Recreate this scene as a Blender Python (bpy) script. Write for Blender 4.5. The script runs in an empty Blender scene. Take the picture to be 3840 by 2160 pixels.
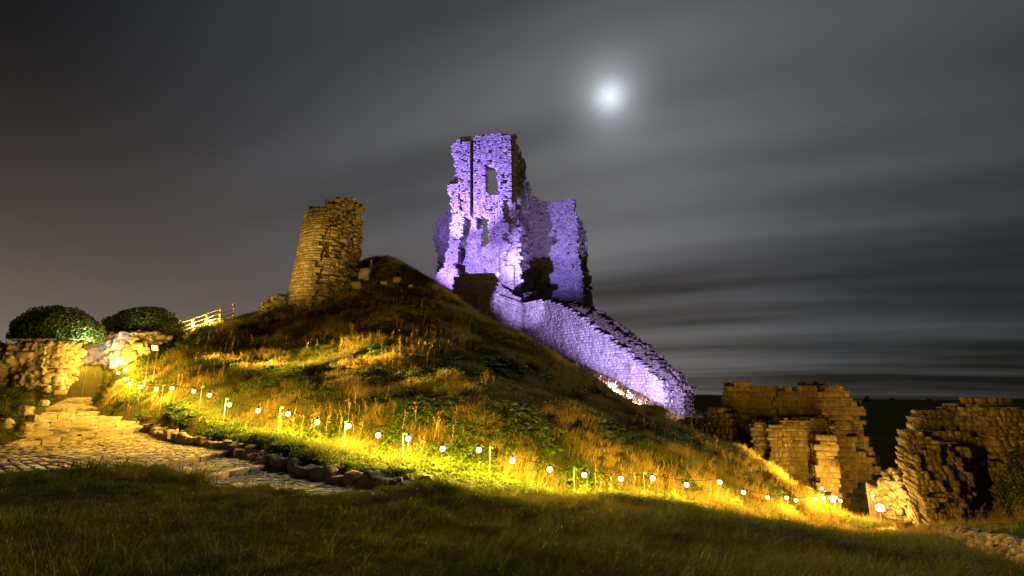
import bpy, math, random
import numpy as np
from mathutils import Matrix, Vector, kdtree

# ---------------------------------------------------------------- camera
F, U0, V0, HZ = 1920.0, 1920.0, 1080.0, 420.0          # photograph pixels (3840 x 2160)
EYE = 1.3
PITCH = math.atan(HZ / F)
CP, SP = math.cos(PITCH), math.sin(PITCH)
scene = bpy.context.scene
COL = scene.collection
cam_d = bpy.data.cameras.new('camera'); cam = bpy.data.objects.new('camera', cam_d); COL.objects.link(cam)
cam.location = (0, 0, EYE); cam.rotation_euler = (math.pi / 2 + PITCH, 0, 0)
cam_d.sensor_width = 36; cam_d.lens = 36 * F / 3840; cam_d.clip_start = 0.05; cam_d.clip_end = 20000
scene.camera = cam

def ray(u, v):
    a, b = (u - U0) / F, (V0 - v) / F
    return np.array([a, CP - b * SP, SP + b * CP])
def P(u, v, D):
    """point seen at photograph pixel (u, v) whose distance in front of the viewpoint is D metres"""
    d = ray(u, v); return np.array([0, 0, EYE]) + d * (D / d[1])
def PX(pts):
    p = np.asarray(pts, float) - np.array([0, 0, EYE])
    dep = p[..., 1] * CP + p[..., 2] * SP
    up = -p[..., 1] * SP + p[..., 2] * CP
    dep = np.where(dep < 0.05, 0.05, dep)
    return U0 + F * p[..., 0] / dep, V0 - F * up / dep, dep

# ---------------------------------------------------------------- night sky, moon, exposure
MOON = ray(2287, 362); MOON = MOON / np.linalg.norm(MOON)
world = bpy.data.worlds.new('World'); scene.world = world; world.use_nodes = True
wn, wl = world.node_tree.nodes, world.node_tree.links
wn.clear()
def N(nodes, t, **kw):
    n = nodes.new(t)
    for k, v in kw.items():
        if k == 'ins':
            for i, val in v.items(): n.inputs[i].default_value = val
        else: setattr(n, k, v)
    return n
def math_node(nodes, links, op, a, b=None, c=None, clamp=False):
    n = nodes.new('ShaderNodeMath'); n.operation = op; n.use_clamp = clamp
    for i, s in enumerate((a, b, c)):
        if s is None: continue
        if isinstance(s, (int, float)): n.inputs[i].default_value = s
        else: links.new(s, n.inputs[i])
    return n.outputs[0]
def build_world():
    M = lambda op, a, b=None, c=None, clamp=False: math_node(wn, wl, op, a, b, c, clamp)
    tc = wn.new('ShaderNodeTexCoord')
    nrm = N(wn, 'ShaderNodeVectorMath', operation='NORMALIZE'); wl.new(tc.outputs['Generated'], nrm.inputs[0])
    sep = wn.new('ShaderNodeSeparateXYZ'); wl.new(nrm.outputs[0], sep.inputs[0])
    x, y, z = sep.outputs
    zc = M('ADD', M('MAXIMUM', z, 0.0), 0.10)
    px, py = M('DIVIDE', x, zc), M('DIVIDE', y, zc)
    th = math.radians(21)                                # the clouds drift along this bearing
    a = M('ADD', M('MULTIPLY', px, math.cos(th)), M('MULTIPLY', py, -math.sin(th)))
    b = M('ADD', M('MULTIPLY', px, math.sin(th)), M('MULTIPLY', py, math.cos(th)))
    def cloud(sa, sb, scale, det, seed):
        cb = wn.new('ShaderNodeCombineXYZ'); wl.new(M('MULTIPLY', a, sa), cb.inputs[0]); wl.new(M('MULTIPLY', b, sb), cb.inputs[1]); cb.inputs[2].default_value = seed
        n = N(wn, 'ShaderNodeTexNoise', ins={'Scale': scale, 'Detail': det, 'Roughness': 0.45}); wl.new(cb.outputs[0], n.inputs['Vector'])
        return n.outputs[0]
    c1 = cloud(0.22, 0.75, 1.0, 3.0, 4.3)
    c2 = cloud(0.30, 1.6, 1.0, 2.5, 9.1)
    c3 = cloud(0.14, 1.0, 1.0, 2.5, 5.2)
    lowmask = M('SUBTRACT', 1.0, M('MULTIPLY', z, 3.2), clamp=True)
    c = M('ADD', M('MULTIPLY', c1, 0.62), M('MULTIPLY', c2, 0.38))
    c = M('ADD', c, M('MULTIPLY', M('MULTIPLY', M('SUBTRACT', c3, 0.5), 0.7), lowmask))
    c = M('MULTIPLY', M('SUBTRACT', c, 0.38), 4.2, clamp=True)
    c = M('SMOOTHSTEP', 0.0, 1.0, c) if False else c
    # bearing of the moon
    dt = N(wn, 'ShaderNodeVectorMath', operation='DOT_PRODUCT'); wl.new(nrm.outputs[0], dt.inputs[0]); dt.inputs[1].default_value = tuple(MOON)
    d = M('MAXIMUM', dt.outputs['Value'], 0.0)
    halo_core = M('MULTIPLY', M('POWER', d, 3200.0), 0.42)
    halo_mid = M('MULTIPLY', M('POWER', d, 620.0), 0.20)
    halo_wide = M('MULTIPLY', M('POWER', d, 40.0), 0.034)
    halo_far = M('MULTIPLY', M('POWER', d, 4.0), 0.034)
    fine = M('ADD', 0.72, M('MULTIPLY', c2, 0.56))
    halo_core = M('MULTIPLY', halo_core, fine)
    bank = M('ADD', 0.50, M('MULTIPLY', c, 0.9))
    grey = M('MULTIPLY', M('ADD', halo_mid, halo_wide), M('MULTIPLY', bank, fine))
    grey = M('ADD', grey, M('MULTIPLY', M('ADD', 0.006, M('MULTIPLY', c, 0.050)), M('ADD', 0.03, M('MULTIPLY', M('POWER', d, 6.0), 2.2))))
    def tint(val, col):
        n = N(wn, 'ShaderNodeVectorMath', operation='SCALE'); n.inputs[0].default_value = col; wl.new(val, n.inputs['Scale']); return n.outputs[0]
    def add(p, q):
        n = N(wn, 'ShaderNodeVectorMath', operation='ADD'); wl.new(p, n.inputs[0]); wl.new(q, n.inputs[1]); return n.outputs[0]
    # town glow low in the sky on the left
    west = M('MULTIPLY', M('POWER', M('SUBTRACT', 1.0, M('MULTIPLY', z, 1.25), clamp=True), 4.0), M('ADD', 0.40, M('MULTIPLY', x, -0.75), clamp=True))
    col = add(tint(grey, (0.97, 0.99, 1.06)), tint(halo_core, (0.80, 0.93, 1.12)))
    col = add(col, tint(west, (0.19, 0.150, 0.122)))
    sky = wn.new('ShaderNodeTexSky'); sky.sky_type = 'NISHITA'; sky.sun_disc = False
    sky.sun_elevation = math.asin(MOON[2]); sky.sun_rotation = math.atan2(MOON[0], MOON[1])
    sk = N(wn, 'ShaderNodeVectorMath', operation='SCALE'); wl.new(sky.outputs[0], sk.inputs[0]); sk.inputs['Scale'].default_value = 0.0004
    bg = wn.new('ShaderNodeBackground'); wl.new(add(col, sk.outputs[0]), bg.inputs[0]); bg.inputs[1].default_value = 1.55
    out = wn.new('ShaderNodeOutputWorld'); wl.new(bg.outputs[0], out.inputs[0])
build_world()
sun_d = bpy.data.lights.new('moonlight', 'SUN'); sun = bpy.data.objects.new('moonlight', sun_d); COL.objects.link(sun)
sun_d.energy = 1.35; sun_d.angle = math.radians(3); sun_d.color = (1.0, 0.93, 0.74)
_m = Vector(MOON) + Vector((0.02, 0, 0.06))                # a little off the disc so that the moon itself does not stand in its own light
sun.rotation_euler = _m.to_track_quat('Z', 'Y').to_euler()
scene.view_settings.view_transform = 'Standard'; scene.view_settings.look = 'None'
scene.view_settings.gamma = 1.0; scene.view_settings.exposure = 0.0; scene.view_settings.use_curve_mapping = False
scene.render.engine = 'CYCLES'
cy = scene.cycles
cy.use_denoising = True; cy.use_light_tree = True; cy.max_bounces = 5; cy.diffuse_bounces = 2; cy.glossy_bounces = 2
cy.transmission_bounces = 3; cy.transparent_max_bounces = 8; cy.sample_clamp_indirect = 1.5; cy.sample_clamp_direct = 0.0; cy.use_adaptive_sampling = False; cy.caustics_reflective = False; cy.caustics_refractive = False

# ---------------------------------------------------------------- helpers
rng = np.random.default_rng(7); random.seed(7)
def sm(a, b, x):
    t = np.clip((x - a) / (b - a), 0, 1); return t * t * (3 - 2 * t)
def _h(i, j, k, s):
    n = (i * 374761393 + j * 668265263 + k * 2147483647 + s * 1274126177).astype(np.int64) & 0xffffffff
    n = ((n ^ (n >> 13)) * 1274126177) & 0xffffffff
    n = n ^ (n >> 16)
    return (n & 0xffff) / 65535.0
def vnoise(x, y, z=0.0, s=0):
    x, y, z = np.broadcast_arrays(np.asarray(x, float), np.asarray(y, float), np.asarray(z, float))
    i, j, k = np.floor(x).astype(np.int64), np.floor(y).astype(np.int64), np.floor(z).astype(np.int64)
    fx, fy, fz = x - i, y - j, z - k
    fx, fy, fz = fx * fx * (3 - 2 * fx), fy * fy * (3 - 2 * fy), fz * fz * (3 - 2 * fz)
    r = 0
    for a in (0, 1):
        for b in (0, 1):
            for c in (0, 1):
                w = (fx if a else 1 - fx) * (fy if b else 1 - fy) * (fz if c else 1 - fz)
                r = r + w * _h(i + a, j + b, k + c, s)
    return r * 2 - 1
def fbm(x, y, z=0.0, s=0, o=3):
    r, a, f = 0, 1.0, 1.0
    for q in range(o):
        r = r + a * vnoise(np.asarray(x) * f, np.asarray(y) * f, np.asarray(z) * f, s + q * 17); a *= 0.5; f *= 2.03
    return r
def mesh_np(name, verts, faces, smooth=False, attrs=None):
    """faces: (n,3) or (n,4) int array, or list of lists"""
    me = bpy.data.meshes.new(name)
    if isinstance(faces, np.ndarray):
        n, k = faces.shape
        me.vertices.add(len(verts)); me.vertices.foreach_set('co', np.asarray(verts, np.float32).ravel())
        me.loops.add(n * k); me.loops.foreach_set('vertex_index', faces.astype(np.int32).ravel())
        me.polygons.add(n); me.polygons.foreach_set('loop_start', np.arange(0, n * k, k, dtype=np.int32))
        me.polygons.foreach_set('loop_total', np.full(n, k, np.int32))
        me.update(calc_edges=True)
    else:
        me.from_pydata([tuple(v) for v in verts], [], [tuple(f) for f in faces]); me.update()
    if smooth: me.polygons.foreach_set('use_smooth', np.ones(len(me.polygons), bool))
    for k, v in (attrs or {}).items():
        at = me.attributes.new(k, 'FLOAT', 'POINT'); at.data.foreach_set('value', np.asarray(v, np.float32))
    return me
def obj(name, me, mat=None, parent=None, loc=None):
    """links a mesh; verts are in world space unless loc is given; parents carry only a translation"""
    o = bpy.data.objects.new(name, me); COL.objects.link(o)
    if mat is not None and me is not None and not me.materials: me.materials.append(mat)
    wl_ = Vector(loc) if loc is not None else Vector((0, 0, 0))
    if parent is not None:
        o.parent = parent; o.location = wl_ - world_loc(parent)
    else: o.location = wl_
    return o
def world_loc(o):
    v = Vector(o.location)
    return v + world_loc(o.parent) if o.parent is not None else v
def put(o, parent, M4):
    o.parent = parent
    o.matrix_basis = Matrix.Translation(-world_loc(parent)) @ M4 if parent is not None else M4
def thing(name, label, cat, loc, group=None):
    o = bpy.data.objects.new(name, None); COL.objects.link(o); o.empty_display_size = 0.2
    o.location = tuple(loc); return tag(o, label, cat, group)
def tag(o, label=None, cat=None, group=None, kind=None):
    for k, v in (('label', label), ('category', cat), ('group', group), ('kind', kind)):
        if v: o[k] = v
    return o
class MB:
    """collects simple solids into one mesh"""
    def __init__(s): s.v, s.f = [], []
    def box(s, c, h, R=None):
        c = np.asarray(c, float); h = np.asarray(h, float); b = len(s.v)
        for q in ((-1,-1,-1),(1,-1,-1),(1,1,-1),(-1,1,-1),(-1,-1,1),(1,-1,1),(1,1,1),(-1,1,1)):
            p = np.array(q) * h
            if R is not None: p = np.asarray(R) @ p
            s.v.append(tuple(c + p))
        for f in ((0,3,2,1),(4,5,6,7),(0,1,5,4),(1,2,6,5),(2,3,7,6),(3,0,4,7)): s.f.append(tuple(b + i for i in f))
        return s
    def tube(s, pts, r, n=6, r2=None, cap=True):
        pts = [np.asarray(p, float) for p in pts]; b = len(s.v); m = len(pts)
        for i, p in enumerate(pts):
            t = pts[min(i + 1, m - 1)] - pts[max(i - 1, 0)]; t = t / (np.linalg.norm(t) + 1e-9)
            ref = np.array([0, 0, 1.0]) if abs(t[2]) < 0.9 else np.array([1.0, 0, 0])
            a = np.cross(t, ref); a /= np.linalg.norm(a); c = np.cross(t, a)
            rr = r if r2 is None else r + (r2 - r) * i / (m - 1)
            for k in range(n):
                g = 2 * math.pi * k / n; s.v.append(tuple(p + rr * (math.cos(g) * a + math.sin(g) * c)))
        for i in range(m - 1):
            for k in range(n):
                s.f.append((b + i*n + k, b + i*n + (k+1) % n, b + (i+1)*n + (k+1) % n, b + (i+1)*n + k))
        if cap:
            s.f.append(tuple(b + k for k in range(n))[::-1]); s.f.append(tuple(b + (m-1)*n + k for k in range(n)))
        return s
    def build(s, name, mat, parent=None, smooth=False):
        return obj(name, mesh_np(name, s.v, s.f, smooth), mat, parent)

# ---------------------------------------------------------------- materials
def new_mat(name):
    m = bpy.data.materials.new(name); m.use_nodes = True; m.node_tree.nodes.clear(); return m, m.node_tree.nodes, m.node_tree.links
def ramp(n, cols):
    r = n.new('ShaderNodeValToRGB'); e = r.color_ramp.elements
    while len(e) < len(cols): e.new(0.5)
    for i, (p, c) in enumerate(cols): e[i].position = p; e[i].color = (*c, 1)
    return r
def mixc(n, l, fac, a, b, mode='MIX'):
    m = n.new('ShaderNodeMix'); m.data_type = 'RGBA'; m.blend_type = mode
    for s, v in ((0, fac), (6, a), (7, b)):
        if isinstance(v, (int, float)): m.inputs[s].default_value = v
        elif isinstance(v, tuple): m.inputs[s].default_value = (*v, 1)
        else: l.new(v, m.inputs[s])
    return m.outputs[2]
def stone_mat(name, tones, lichen=(0.42, 0.40, 0.34), lich_amt=0.60, lich_scale=3.0, bump=0.5, bscale=14, dark=(0.05, 0.045, 0.035)):
    m, n, l = new_mat(name)
    geo = n.new('ShaderNodeNewGeometry'); oi = n.new('ShaderNodeObjectInfo')
    at = N(n, 'ShaderNodeAttribute', attribute_name='rnd')
    fr = math_node(n, l, 'FRACT', math_node(n, l, 'ADD', at.outputs['Fac'], oi.outputs['Random']))
    k = len(tones); r = ramp(n, [(i / (k - 1), t) for i, t in enumerate(tones)]); l.new(fr, r.inputs[0])
    n1 = N(n, 'ShaderNodeTexNoise', ins={'Scale': lich_scale, 'Detail': 4.0, 'Roughness': 0.65}); l.new(geo.outputs['Position'], n1.inputs['Vector'])
    lm = N(n, 'ShaderNodeMapRange', ins={'From Min': lich_amt, 'From Max': lich_amt + 0.05}); l.new(n1.outputs[0], lm.inputs[0])
    n2 = N(n, 'ShaderNodeTexNoise', ins={'Scale': 0.9, 'Detail': 3.0}); 
    mp = N(n, 'ShaderNodeMapping'); mp.inputs['Scale'].default_value = (1, 1, 0.35); l.new(geo.outputs['Position'], mp.inputs[0]); l.new(mp.outputs[0], n2.inputs['Vector'])
    dm = N(n, 'ShaderNodeMapRange', ins={'From Min': 0.50, 'From Max': 0.70, 'To Max': 0.6}); l.new(n2.outputs[0], dm.inputs[0])
    n3 = N(n, 'ShaderNodeTexNoise', ins={'Scale': 22.0, 'Detail': 3.0}); l.new(geo.outputs['Position'], n3.inputs['Vector'])
    col = mixc(n, l, dm.outputs[0], r.outputs[0], dark)
    col = mixc(n, l, lm.outputs[0], col, lichen)
    gm = N(n, 'ShaderNodeMapRange', ins={'From Min': 0.3, 'From Max': 0.7, 'To Min': 0.72, 'To Max': 1.2}); l.new(n3.outputs[0], gm.inputs[0])
    vm = N(n, 'ShaderNodeVectorMath', operation='SCALE'); l.new(col, vm.inputs[0]); l.new(gm.outputs[0], vm.inputs['Scale'])
    n4 = N(n, 'ShaderNodeTexNoise', ins={'Scale': bscale, 'Detail': 4.0, 'Roughness': 0.6}); l.new(geo.outputs['Position'], n4.inputs['Vector'])
    bp = N(n, 'ShaderNodeBump', ins={'Strength': bump, 'Distance': 0.05}); l.new(n4.outputs[0], bp.inputs['Height'])
    b = N(n, 'ShaderNodeBsdfPrincipled', ins={'Roughness': 0.92, 'Specular IOR Level': 0.15}); l.new(vm.outputs[0], b.inputs['Base Color']); l.new(bp.outputs[0], b.inputs['Normal'])
    o = n.new('ShaderNodeOutputMaterial'); l.new(b.outputs[0], o.inputs[0])
    return m
def plain_mat(name, c, rough=0.7, metal=0.0, scale=9.0, var=0.35, spec=0.3):
    m, n, l = new_mat(name)
    geo = n.new('ShaderNodeNewGeometry')
    t = N(n, 'ShaderNodeTexNoise', ins={'Scale': scale, 'Detail': 3.0}); l.new(geo.outputs['Position'], t.inputs['Vector'])
    lo = tuple(x * (1 - var) for x in c); hi = tuple(min(1, x * (1 + var)) for x in c)
    r = ramp(n, [(0.3, lo), (0.7, hi)]); l.new(t.outputs[0], r.inputs[0])
    b = N(n, 'ShaderNodeBsdfPrincipled', ins={'Roughness': rough, 'Metallic': metal, 'Specular IOR Level': spec}); l.new(r.outputs[0], b.inputs['Base Color'])
    o = n.new('ShaderNodeOutputMaterial'); l.new(b.outputs[0], o.inputs[0]); return m
def glow_mat(name, c, s):
    m, n, l = new_mat(name)
    e = N(n, 'ShaderNodeEmission', ins={'Color': (*c, 1), 'Strength': s}); o = n.new('ShaderNodeOutputMaterial'); l.new(e.outputs[0], o.inputs[0])
    m.cycles.emission_sampling = 'NONE'; return m
def leaf_mat(name, tones, trans=0.3, rough=0.55, spec=0.3, amp=0.5):
    """colour by a tint carried by each plant plus a little of its own"""
    m, n, l = new_mat(name)
    oi = n.new('ShaderNodeObjectInfo'); at = N(n, 'ShaderNodeAttribute', attribute_name='tint', attribute_type='INSTANCER')
    ab = N(n, 'ShaderNodeAttribute', attribute_name='rnd')
    s = math_node(n, l, 'ADD', at.outputs['Fac'], math_node(n, l, 'MULTIPLY', math_node(n, l, 'SUBTRACT', ab.outputs['Fac'], 0.5), amp), clamp=True)
    k = len(tones); r = ramp(n, [(i / (k - 1), t) for i, t in enumerate(tones)]); l.new(s, r.inputs[0])
    b = N(n, 'ShaderNodeBsdfPrincipled', ins={'Roughness': rough, 'Specular IOR Level': spec}); l.new(r.outputs[0], b.inputs['Base Color'])
    t = n.new('ShaderNodeBsdfTranslucent'); l.new(r.outputs[0], t.inputs[0])
    mx = n.new('ShaderNodeMixShader'); mx.inputs[0].default_value = trans; l.new(b.outputs[0], mx.inputs[1]); l.new(t.outputs[0], mx.inputs[2])
    o = n.new('ShaderNodeOutputMaterial'); l.new(mx.outputs[0], o.inputs[0]); return m

TONES = [(0.20, 0.175, 0.13), (0.30, 0.265, 0.20), (0.15, 0.13, 0.10), (0.36, 0.32, 0.245), (0.25, 0.22, 0.165), (0.19, 0.16, 0.115), (0.33, 0.295, 0.22)]
M_KEEP = stone_mat('keep_limestone', [(0.36, 0.345, 0.31), (0.44, 0.425, 0.385), (0.30, 0.29, 0.265), (0.48, 0.46, 0.42), (0.40, 0.385, 0.35), (0.34, 0.33, 0.295)], lichen=(0.60, 0.58, 0.53), lich_amt=0.60, lich_scale=2.6, bscale=8, bump=0.15, dark=(0.22, 0.21, 0.19))
M_CURT = stone_mat('curtain_limestone', [(0.34, 0.32, 0.29), (0.44, 0.42, 0.38), (0.27, 0.26, 0.235), (0.50, 0.47, 0.42), (0.38, 0.36, 0.33)], lichen=(0.62, 0.60, 0.55), lich_amt=0.56, lich_scale=3.0, bscale=9, dark=(0.13, 0.125, 0.11))
M_TOWER = stone_mat('tower_rubble', TONES, lich_amt=0.66, bscale=10)
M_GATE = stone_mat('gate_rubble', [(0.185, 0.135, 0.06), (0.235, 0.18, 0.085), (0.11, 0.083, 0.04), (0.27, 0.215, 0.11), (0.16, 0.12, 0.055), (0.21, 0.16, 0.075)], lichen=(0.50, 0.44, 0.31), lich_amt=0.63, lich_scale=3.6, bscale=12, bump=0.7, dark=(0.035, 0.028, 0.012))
M_CORE = stone_mat('mossy_shaded_rubble', [(0.05, 0.042, 0.02), (0.08, 0.065, 0.03), (0.035, 0.032, 0.015), (0.10, 0.08, 0.04)], lichen=(0.26, 0.23, 0.17), lich_amt=0.68, bscale=12, bump=0.7)  # mossy brown, darkened further so the colour carries the wall core's shade
M_ROCK = stone_mat('rock', [(0.32, 0.27, 0.19), (0.36, 0.31, 0.22)], lich_amt=0.62, lich_scale=2.0, bump=0.9, bscale=5)
M_COBBLE = stone_mat('cobble', [(0.36, 0.31, 0.215), (0.42, 0.36, 0.255), (0.33, 0.28, 0.195), (0.44, 0.38, 0.27), (0.39, 0.335, 0.235)], lich_amt=0.70, bscale=25, bump=0.5, dark=(0.20, 0.165, 0.10))
M_MORTAR = stone_mat('mortar_core', [(0.13, 0.115, 0.09), (0.15, 0.135, 0.105)], lich_amt=0.75, bump=0.8, bscale=20)
M_MORT2 = stone_mat('lime_mortar', [(0.29, 0.275, 0.25), (0.34, 0.325, 0.29)], lich_amt=0.70, bump=0.8, bscale=14)
M_MORT3 = stone_mat('ochre_mortar', [(0.15, 0.115, 0.055), (0.19, 0.15, 0.075)], lich_amt=0.72, bump=0.9, bscale=16)
M_BED = stone_mat('path_bed', [(0.17, 0.14, 0.085), (0.21, 0.175, 0.11)], lichen=(0.09, 0.10, 0.03), lich_amt=0.58, bscale=30, dark=(0.10, 0.085, 0.05))
M_WOOD = plain_mat('weathered_wood', (0.32, 0.24, 0.15), 0.8)
M_STEEL = plain_mat('painted_steel', (0.25, 0.22, 0.22), 0.45, 0.6)
M_BLACK = plain_mat('black_rubber', (0.025, 0.025, 0.025), 0.6)
M_CABLE = plain_mat('cable_rubber', (0.012, 0.012, 0.012), 1.0, spec=0.0)
M_WHITE = plain_mat('white_plastic', (0.7, 0.7, 0.66), 0.45)
M_GREEN = plain_mat('green_plastic', (0.05, 0.50, 0.08), 0.4)
# ---------------------------------------------------------------- layout shared by ground, path and lights
BULBS = [(300,1343,31),(318,1352,30.4),(360,1357,29.3),(415,1362,28.0),(440,1365,27.2),(470,1362,26.3),(470,1385,25.2),(443,1398,24.6),(468,1420,23.6),(488,1437,22.8),
 (528,1450,21.9),(587,1458,20.6),(645,1456,19.7),(726,1467,18.7),(785,1482,17.9),(860,1518,17.0),(968,1540,16.1),(1080,1552,15.4),(1190,1583,14.7),(1307,1598,14.3),(1418,1632,13.9),
 (1531,1645,13.6),(1660,1683,13.4),(1796,1687,13.3),(1922,1727,13.4),(2061,1760,13.6),(2191,1781,13.9),(2328,1795,14.4),(2447,1793,15.0),(2575,1818,15.8),(2699,1808,16.9),
 (2788,1846,18.2),(2878,1866,19.6),(2950,1867,21.0),(2985,1876,22.0),(3058,1872,23.2)]
# kerb lines of the cobbled path: left end, right end, riser height
KERBS = [((262,1492,31.0),(346,1490,31.0),0.0),((170,1534,24.5),(352,1532,25.5),0.15),((150,1566,21.5),(369,1548,23.6),0.14),((117,1598,19.3),(434,1566,21.8),0.14),
 ((97,1630,17.2),(498,1584,20.5),0.13),((40,1668,15.0),(540,1609,19.2),0.12),((555,1762,10.7),(862,1695,14.0),0.10),((770,1797,9.8),(1001,1747,12.0),0.10),((1250,1896,8.3),(1530,1862,9.9),0.0)]
KW = [(P(*a), P(*b), h) for a, b, h in KERBS]
PANELS = []                                             # (A0, A1, B0, B1): upper edge left/right, lower edge left/right
for (a0, a1, h), (b0, b1, _) in zip(KW[:-1], KW[1:]):
    dz = np.array([0, 0, h]); PANELS.append((a0 - dz, a1 - dz, b0, b1))
PANELS.append((P(-330,1800,8.3), P(-160,1690,14.0), P(552,1772,10.3), P(45,1672,14.8)))     # landing widens to the left
def bil(q, s, t):
    a0, a1, b0, b1 = q
    s = np.asarray(s)[..., None]; t = np.asarray(t)[..., None]
    return (a0 * (1 - s) + a1 * s) * (1 - t) + (b0 * (1 - s) + b1 * s) * t

# ---------------------------------------------------------------- ground: a thin-plate sheet through surveyed points
CP_ = [(0,0,0),(-4,0,.15),(4,0,-.1),(0,-8,.3),(-8,-5,.5),(8,-5,0),(-11,0,.5),(11,0,-.7),(0,4.5,-.10),(-4,4.5,.05),(4,4.5,-.55),
  (-40,20,2.5),(-35,45,-3),(-20,52,-2),(52,40,-9),(40,70,-8),(34,20,-5),(52,5,-5),(25,0,-2.5),(-32,0,2),(-40,85,-6),(0,95,5),(22,62,0),(15,75,6),(-48,-8,3),(52,-8,-3),(52,95,-10),(-20,80,2)]
def C(*a): CP_.append(tuple(P(*a)))
for a in [(-300,1744,9.5),(0,1752,9.3),(300,1760,9.2),(560,1772,9.2),(900,1828,8.6),(1250,1856,7.7),(1450,1868,7.9),(1700,1906,8.2),(2100,1968,8.2),(2500,2050,7.8),(2900,2076,7.9),(3200,2108,7.9),(3500,2172,7.3),(3840,2260,6.2),
   (2300,1880,12.6),(2600,1915,15.2),(2800,1935,18.0),(3000,1948,21),(1900,1868,11.6),(1650,1868,10.8),
   (700,1400,22.5),(700,1310,27),(720,1247,31),(870,1197,33),(600,1292,29.5),
   (1000,1470,19.5),(1000,1350,24),(1000,1250,28.5),(1000,1170,32.5),
   (1400,1540,17.3),(1400,1400,21.5),(1400,1250,26.8),(1400,1110,32),(1180,1160,32),(1320,1100,33),
   (1700,1590,16.3),(1700,1400,22),(1700,1250,27.8),(2000,1640,16.2),(2000,1480,21.5),(2000,1370,27),
   (2300,1690,17),(2300,1590,22),(2600,1755,19),(2600,1680,22.5),
   (1370,1000,36.5),(1430,962,37.2),(1490,985,37.2),(1560,1030,37),(1660,1092,36),(1830,1208,34),(2000,1296,32),(2200,1434,30),(2350,1526,29),(2560,1606,28),(2800,1722,26.5),(3000,1832,25.5),
   (1000,1300,41),(870,1330,41),(720,1400,40),(600,1420,38),(1180,1150,43),
   (1430,1010,43),(1560,1075,44),(1660,1112,44),(1830,1225,41),(2000,1306,38),
   (1640,1082,56),(1500,1080,52),(1720,1120,50),(1860,1210,49),(1850,1105,62),(2000,1140,63),(2200,1230,66),(1750,1090,64),
   (1944,1272,54),(2076,1333,50.5),(2242,1408,46.5),(2461,1524,42),(2180,1410,39),(2300,1470,36),
   (2560,1640,35),(2700,1700,32),(2850,1880,28.5),(3100,1975,27),(3300,1975,25),(3420,2025,20.5),(3200,2020,23),(3600,1985,19),
   (3590,2035,14.5),(3700,2085,11.5),(3840,2140,9.5),(4300,2020,16),(4000,1950,24),
   (100,1452,24),(0,1500,22),(-300,1500,20),(235,1442,25),(0,1600,15.5),(60,1562,18),(-300,1620,14),(300,1395,30.5),(450,1392,27.2),(620,1316,28),(250,1380,33)]: C(*a)
for (u, v, D) in BULBS[2:]:
    p = P(u, v, D); CP_.append((p[0], p[1], p[2] - 0.72))
for i, (a0, a1, h) in enumerate(KW):
    d = (a1 - a0) / np.linalg.norm(a1 - a0)
    if i > 0: p = a1 + d * 0.7; CP_.append((p[0], p[1], p[2] + 0.30))
    if i < 6 and i > 0: p = a0 - d * 0.8; CP_.append((p[0], p[1], p[2] + 0.02))
def tps(pts):
    pts = np.array(pts, float); X = pts[:, :2] / 20.0; n = len(X)
    def ker(A, B):
        r2 = ((A[:, None, :] - B[None]) ** 2).sum(-1); return 0.5 * r2 * np.log(r2 + 1e-12)
    K = ker(X, X) + np.eye(n) * 2e-4; Q = np.c_[np.ones(n), X]
    A = np.block([[K, Q], [Q.T, np.zeros((3, 3))]])
    w = np.linalg.solve(A, np.r_[pts[:, 2], np.zeros(3)])
    def f(x, y):
        x = np.asarray(x, float); y = np.asarray(y, float); q = np.c_[x.ravel(), y.ravel()] / 20.0; out = np.empty(len(q))
        for i in range(0, len(q), 20000):
            c = q[i:i+20000]; out[i:i+20000] = ker(c, X) @ w[:n] + np.c_[np.ones(len(c)), c] @ w[n:]
        return out.reshape(x.shape)
    return f
GX0, GX1, GY0, GY1, GS = -50.0, 54.0, -9.0, 97.0, 0.34
gx = np.arange(GX0, GX1 + GS / 2, GS); gy = np.arange(GY0, GY1 + GS / 2, GS)
GXX, GYY = np.meshgrid(gx, gy)
ZT = tps(CP_)(GXX, GYY)
ZT += 0.07 * fbm(GXX * 0.8, GYY * 0.8, 0, 3, 3) * sm(2.0, 9.0, GYY) + 0.20 * fbm(GXX * 0.42, GYY * 0.42, 0, 8, 3) * sm(14, 20, GYY) * sm(44, 36, GYY)
edge = np.minimum.reduce([GXX - GX0, GX1 - GXX, GYY - GY0, GY1 - GYY])
ZT = ZT * sm(0, 9, edge) + (-19.0) * (1 - sm(0, 9, edge))
# the path lies in the ground
kd_pts = []
for q in PANELS:
    ns = int(np.linalg.norm(q[0] - q[1]) / 0.2) + 4; nt = int(np.linalg.norm(q[0] + q[1] - q[2] - q[3]) / 2 / 0.2) + 4
    s_, t_ = np.meshgrid(np.linspace(-0.02, 1.02, ns), np.linspace(0, 1, nt)); kd_pts.append(bil(q, s_, t_).reshape(-1, 3))
kd_pts = np.concatenate(kd_pts)
KD = kdtree.KDTree(len(kd_pts))
for i, p in enumerate(kd_pts): KD.insert((p[0], p[1], 0), i)
KD.balance()
ONPATH = np.zeros(ZT.shape, bool)
for j, i in zip(*np.where((GXX > -26) & (GXX < 0) & (GYY > 6) & (GYY < 34))):
    _, k, dist = KD.find((GXX[j, i], GYY[j, i], 0))
    if dist < 0.30: ZT[j, i] = kd_pts[k, 2] - 0.10; ONPATH[j, i] = True
def ground(x, y):
    x = np.asarray(x, float); y = np.asarray(y, float)
    fx = np.clip((x - GX0) / GS, 0, len(gx) - 1.001); fy = np.clip((y - GY0) / GS, 0, len(gy) - 1.001)
    i = fx.astype(int); j = fy.astype(int); a = fx - i; b = fy - j
    return (ZT[j, i] * (1-a) + ZT[j, i+1] * a) * (1-b) + (ZT[j+1, i] * (1-a) + ZT[j+1, i+1] * a) * b
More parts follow.
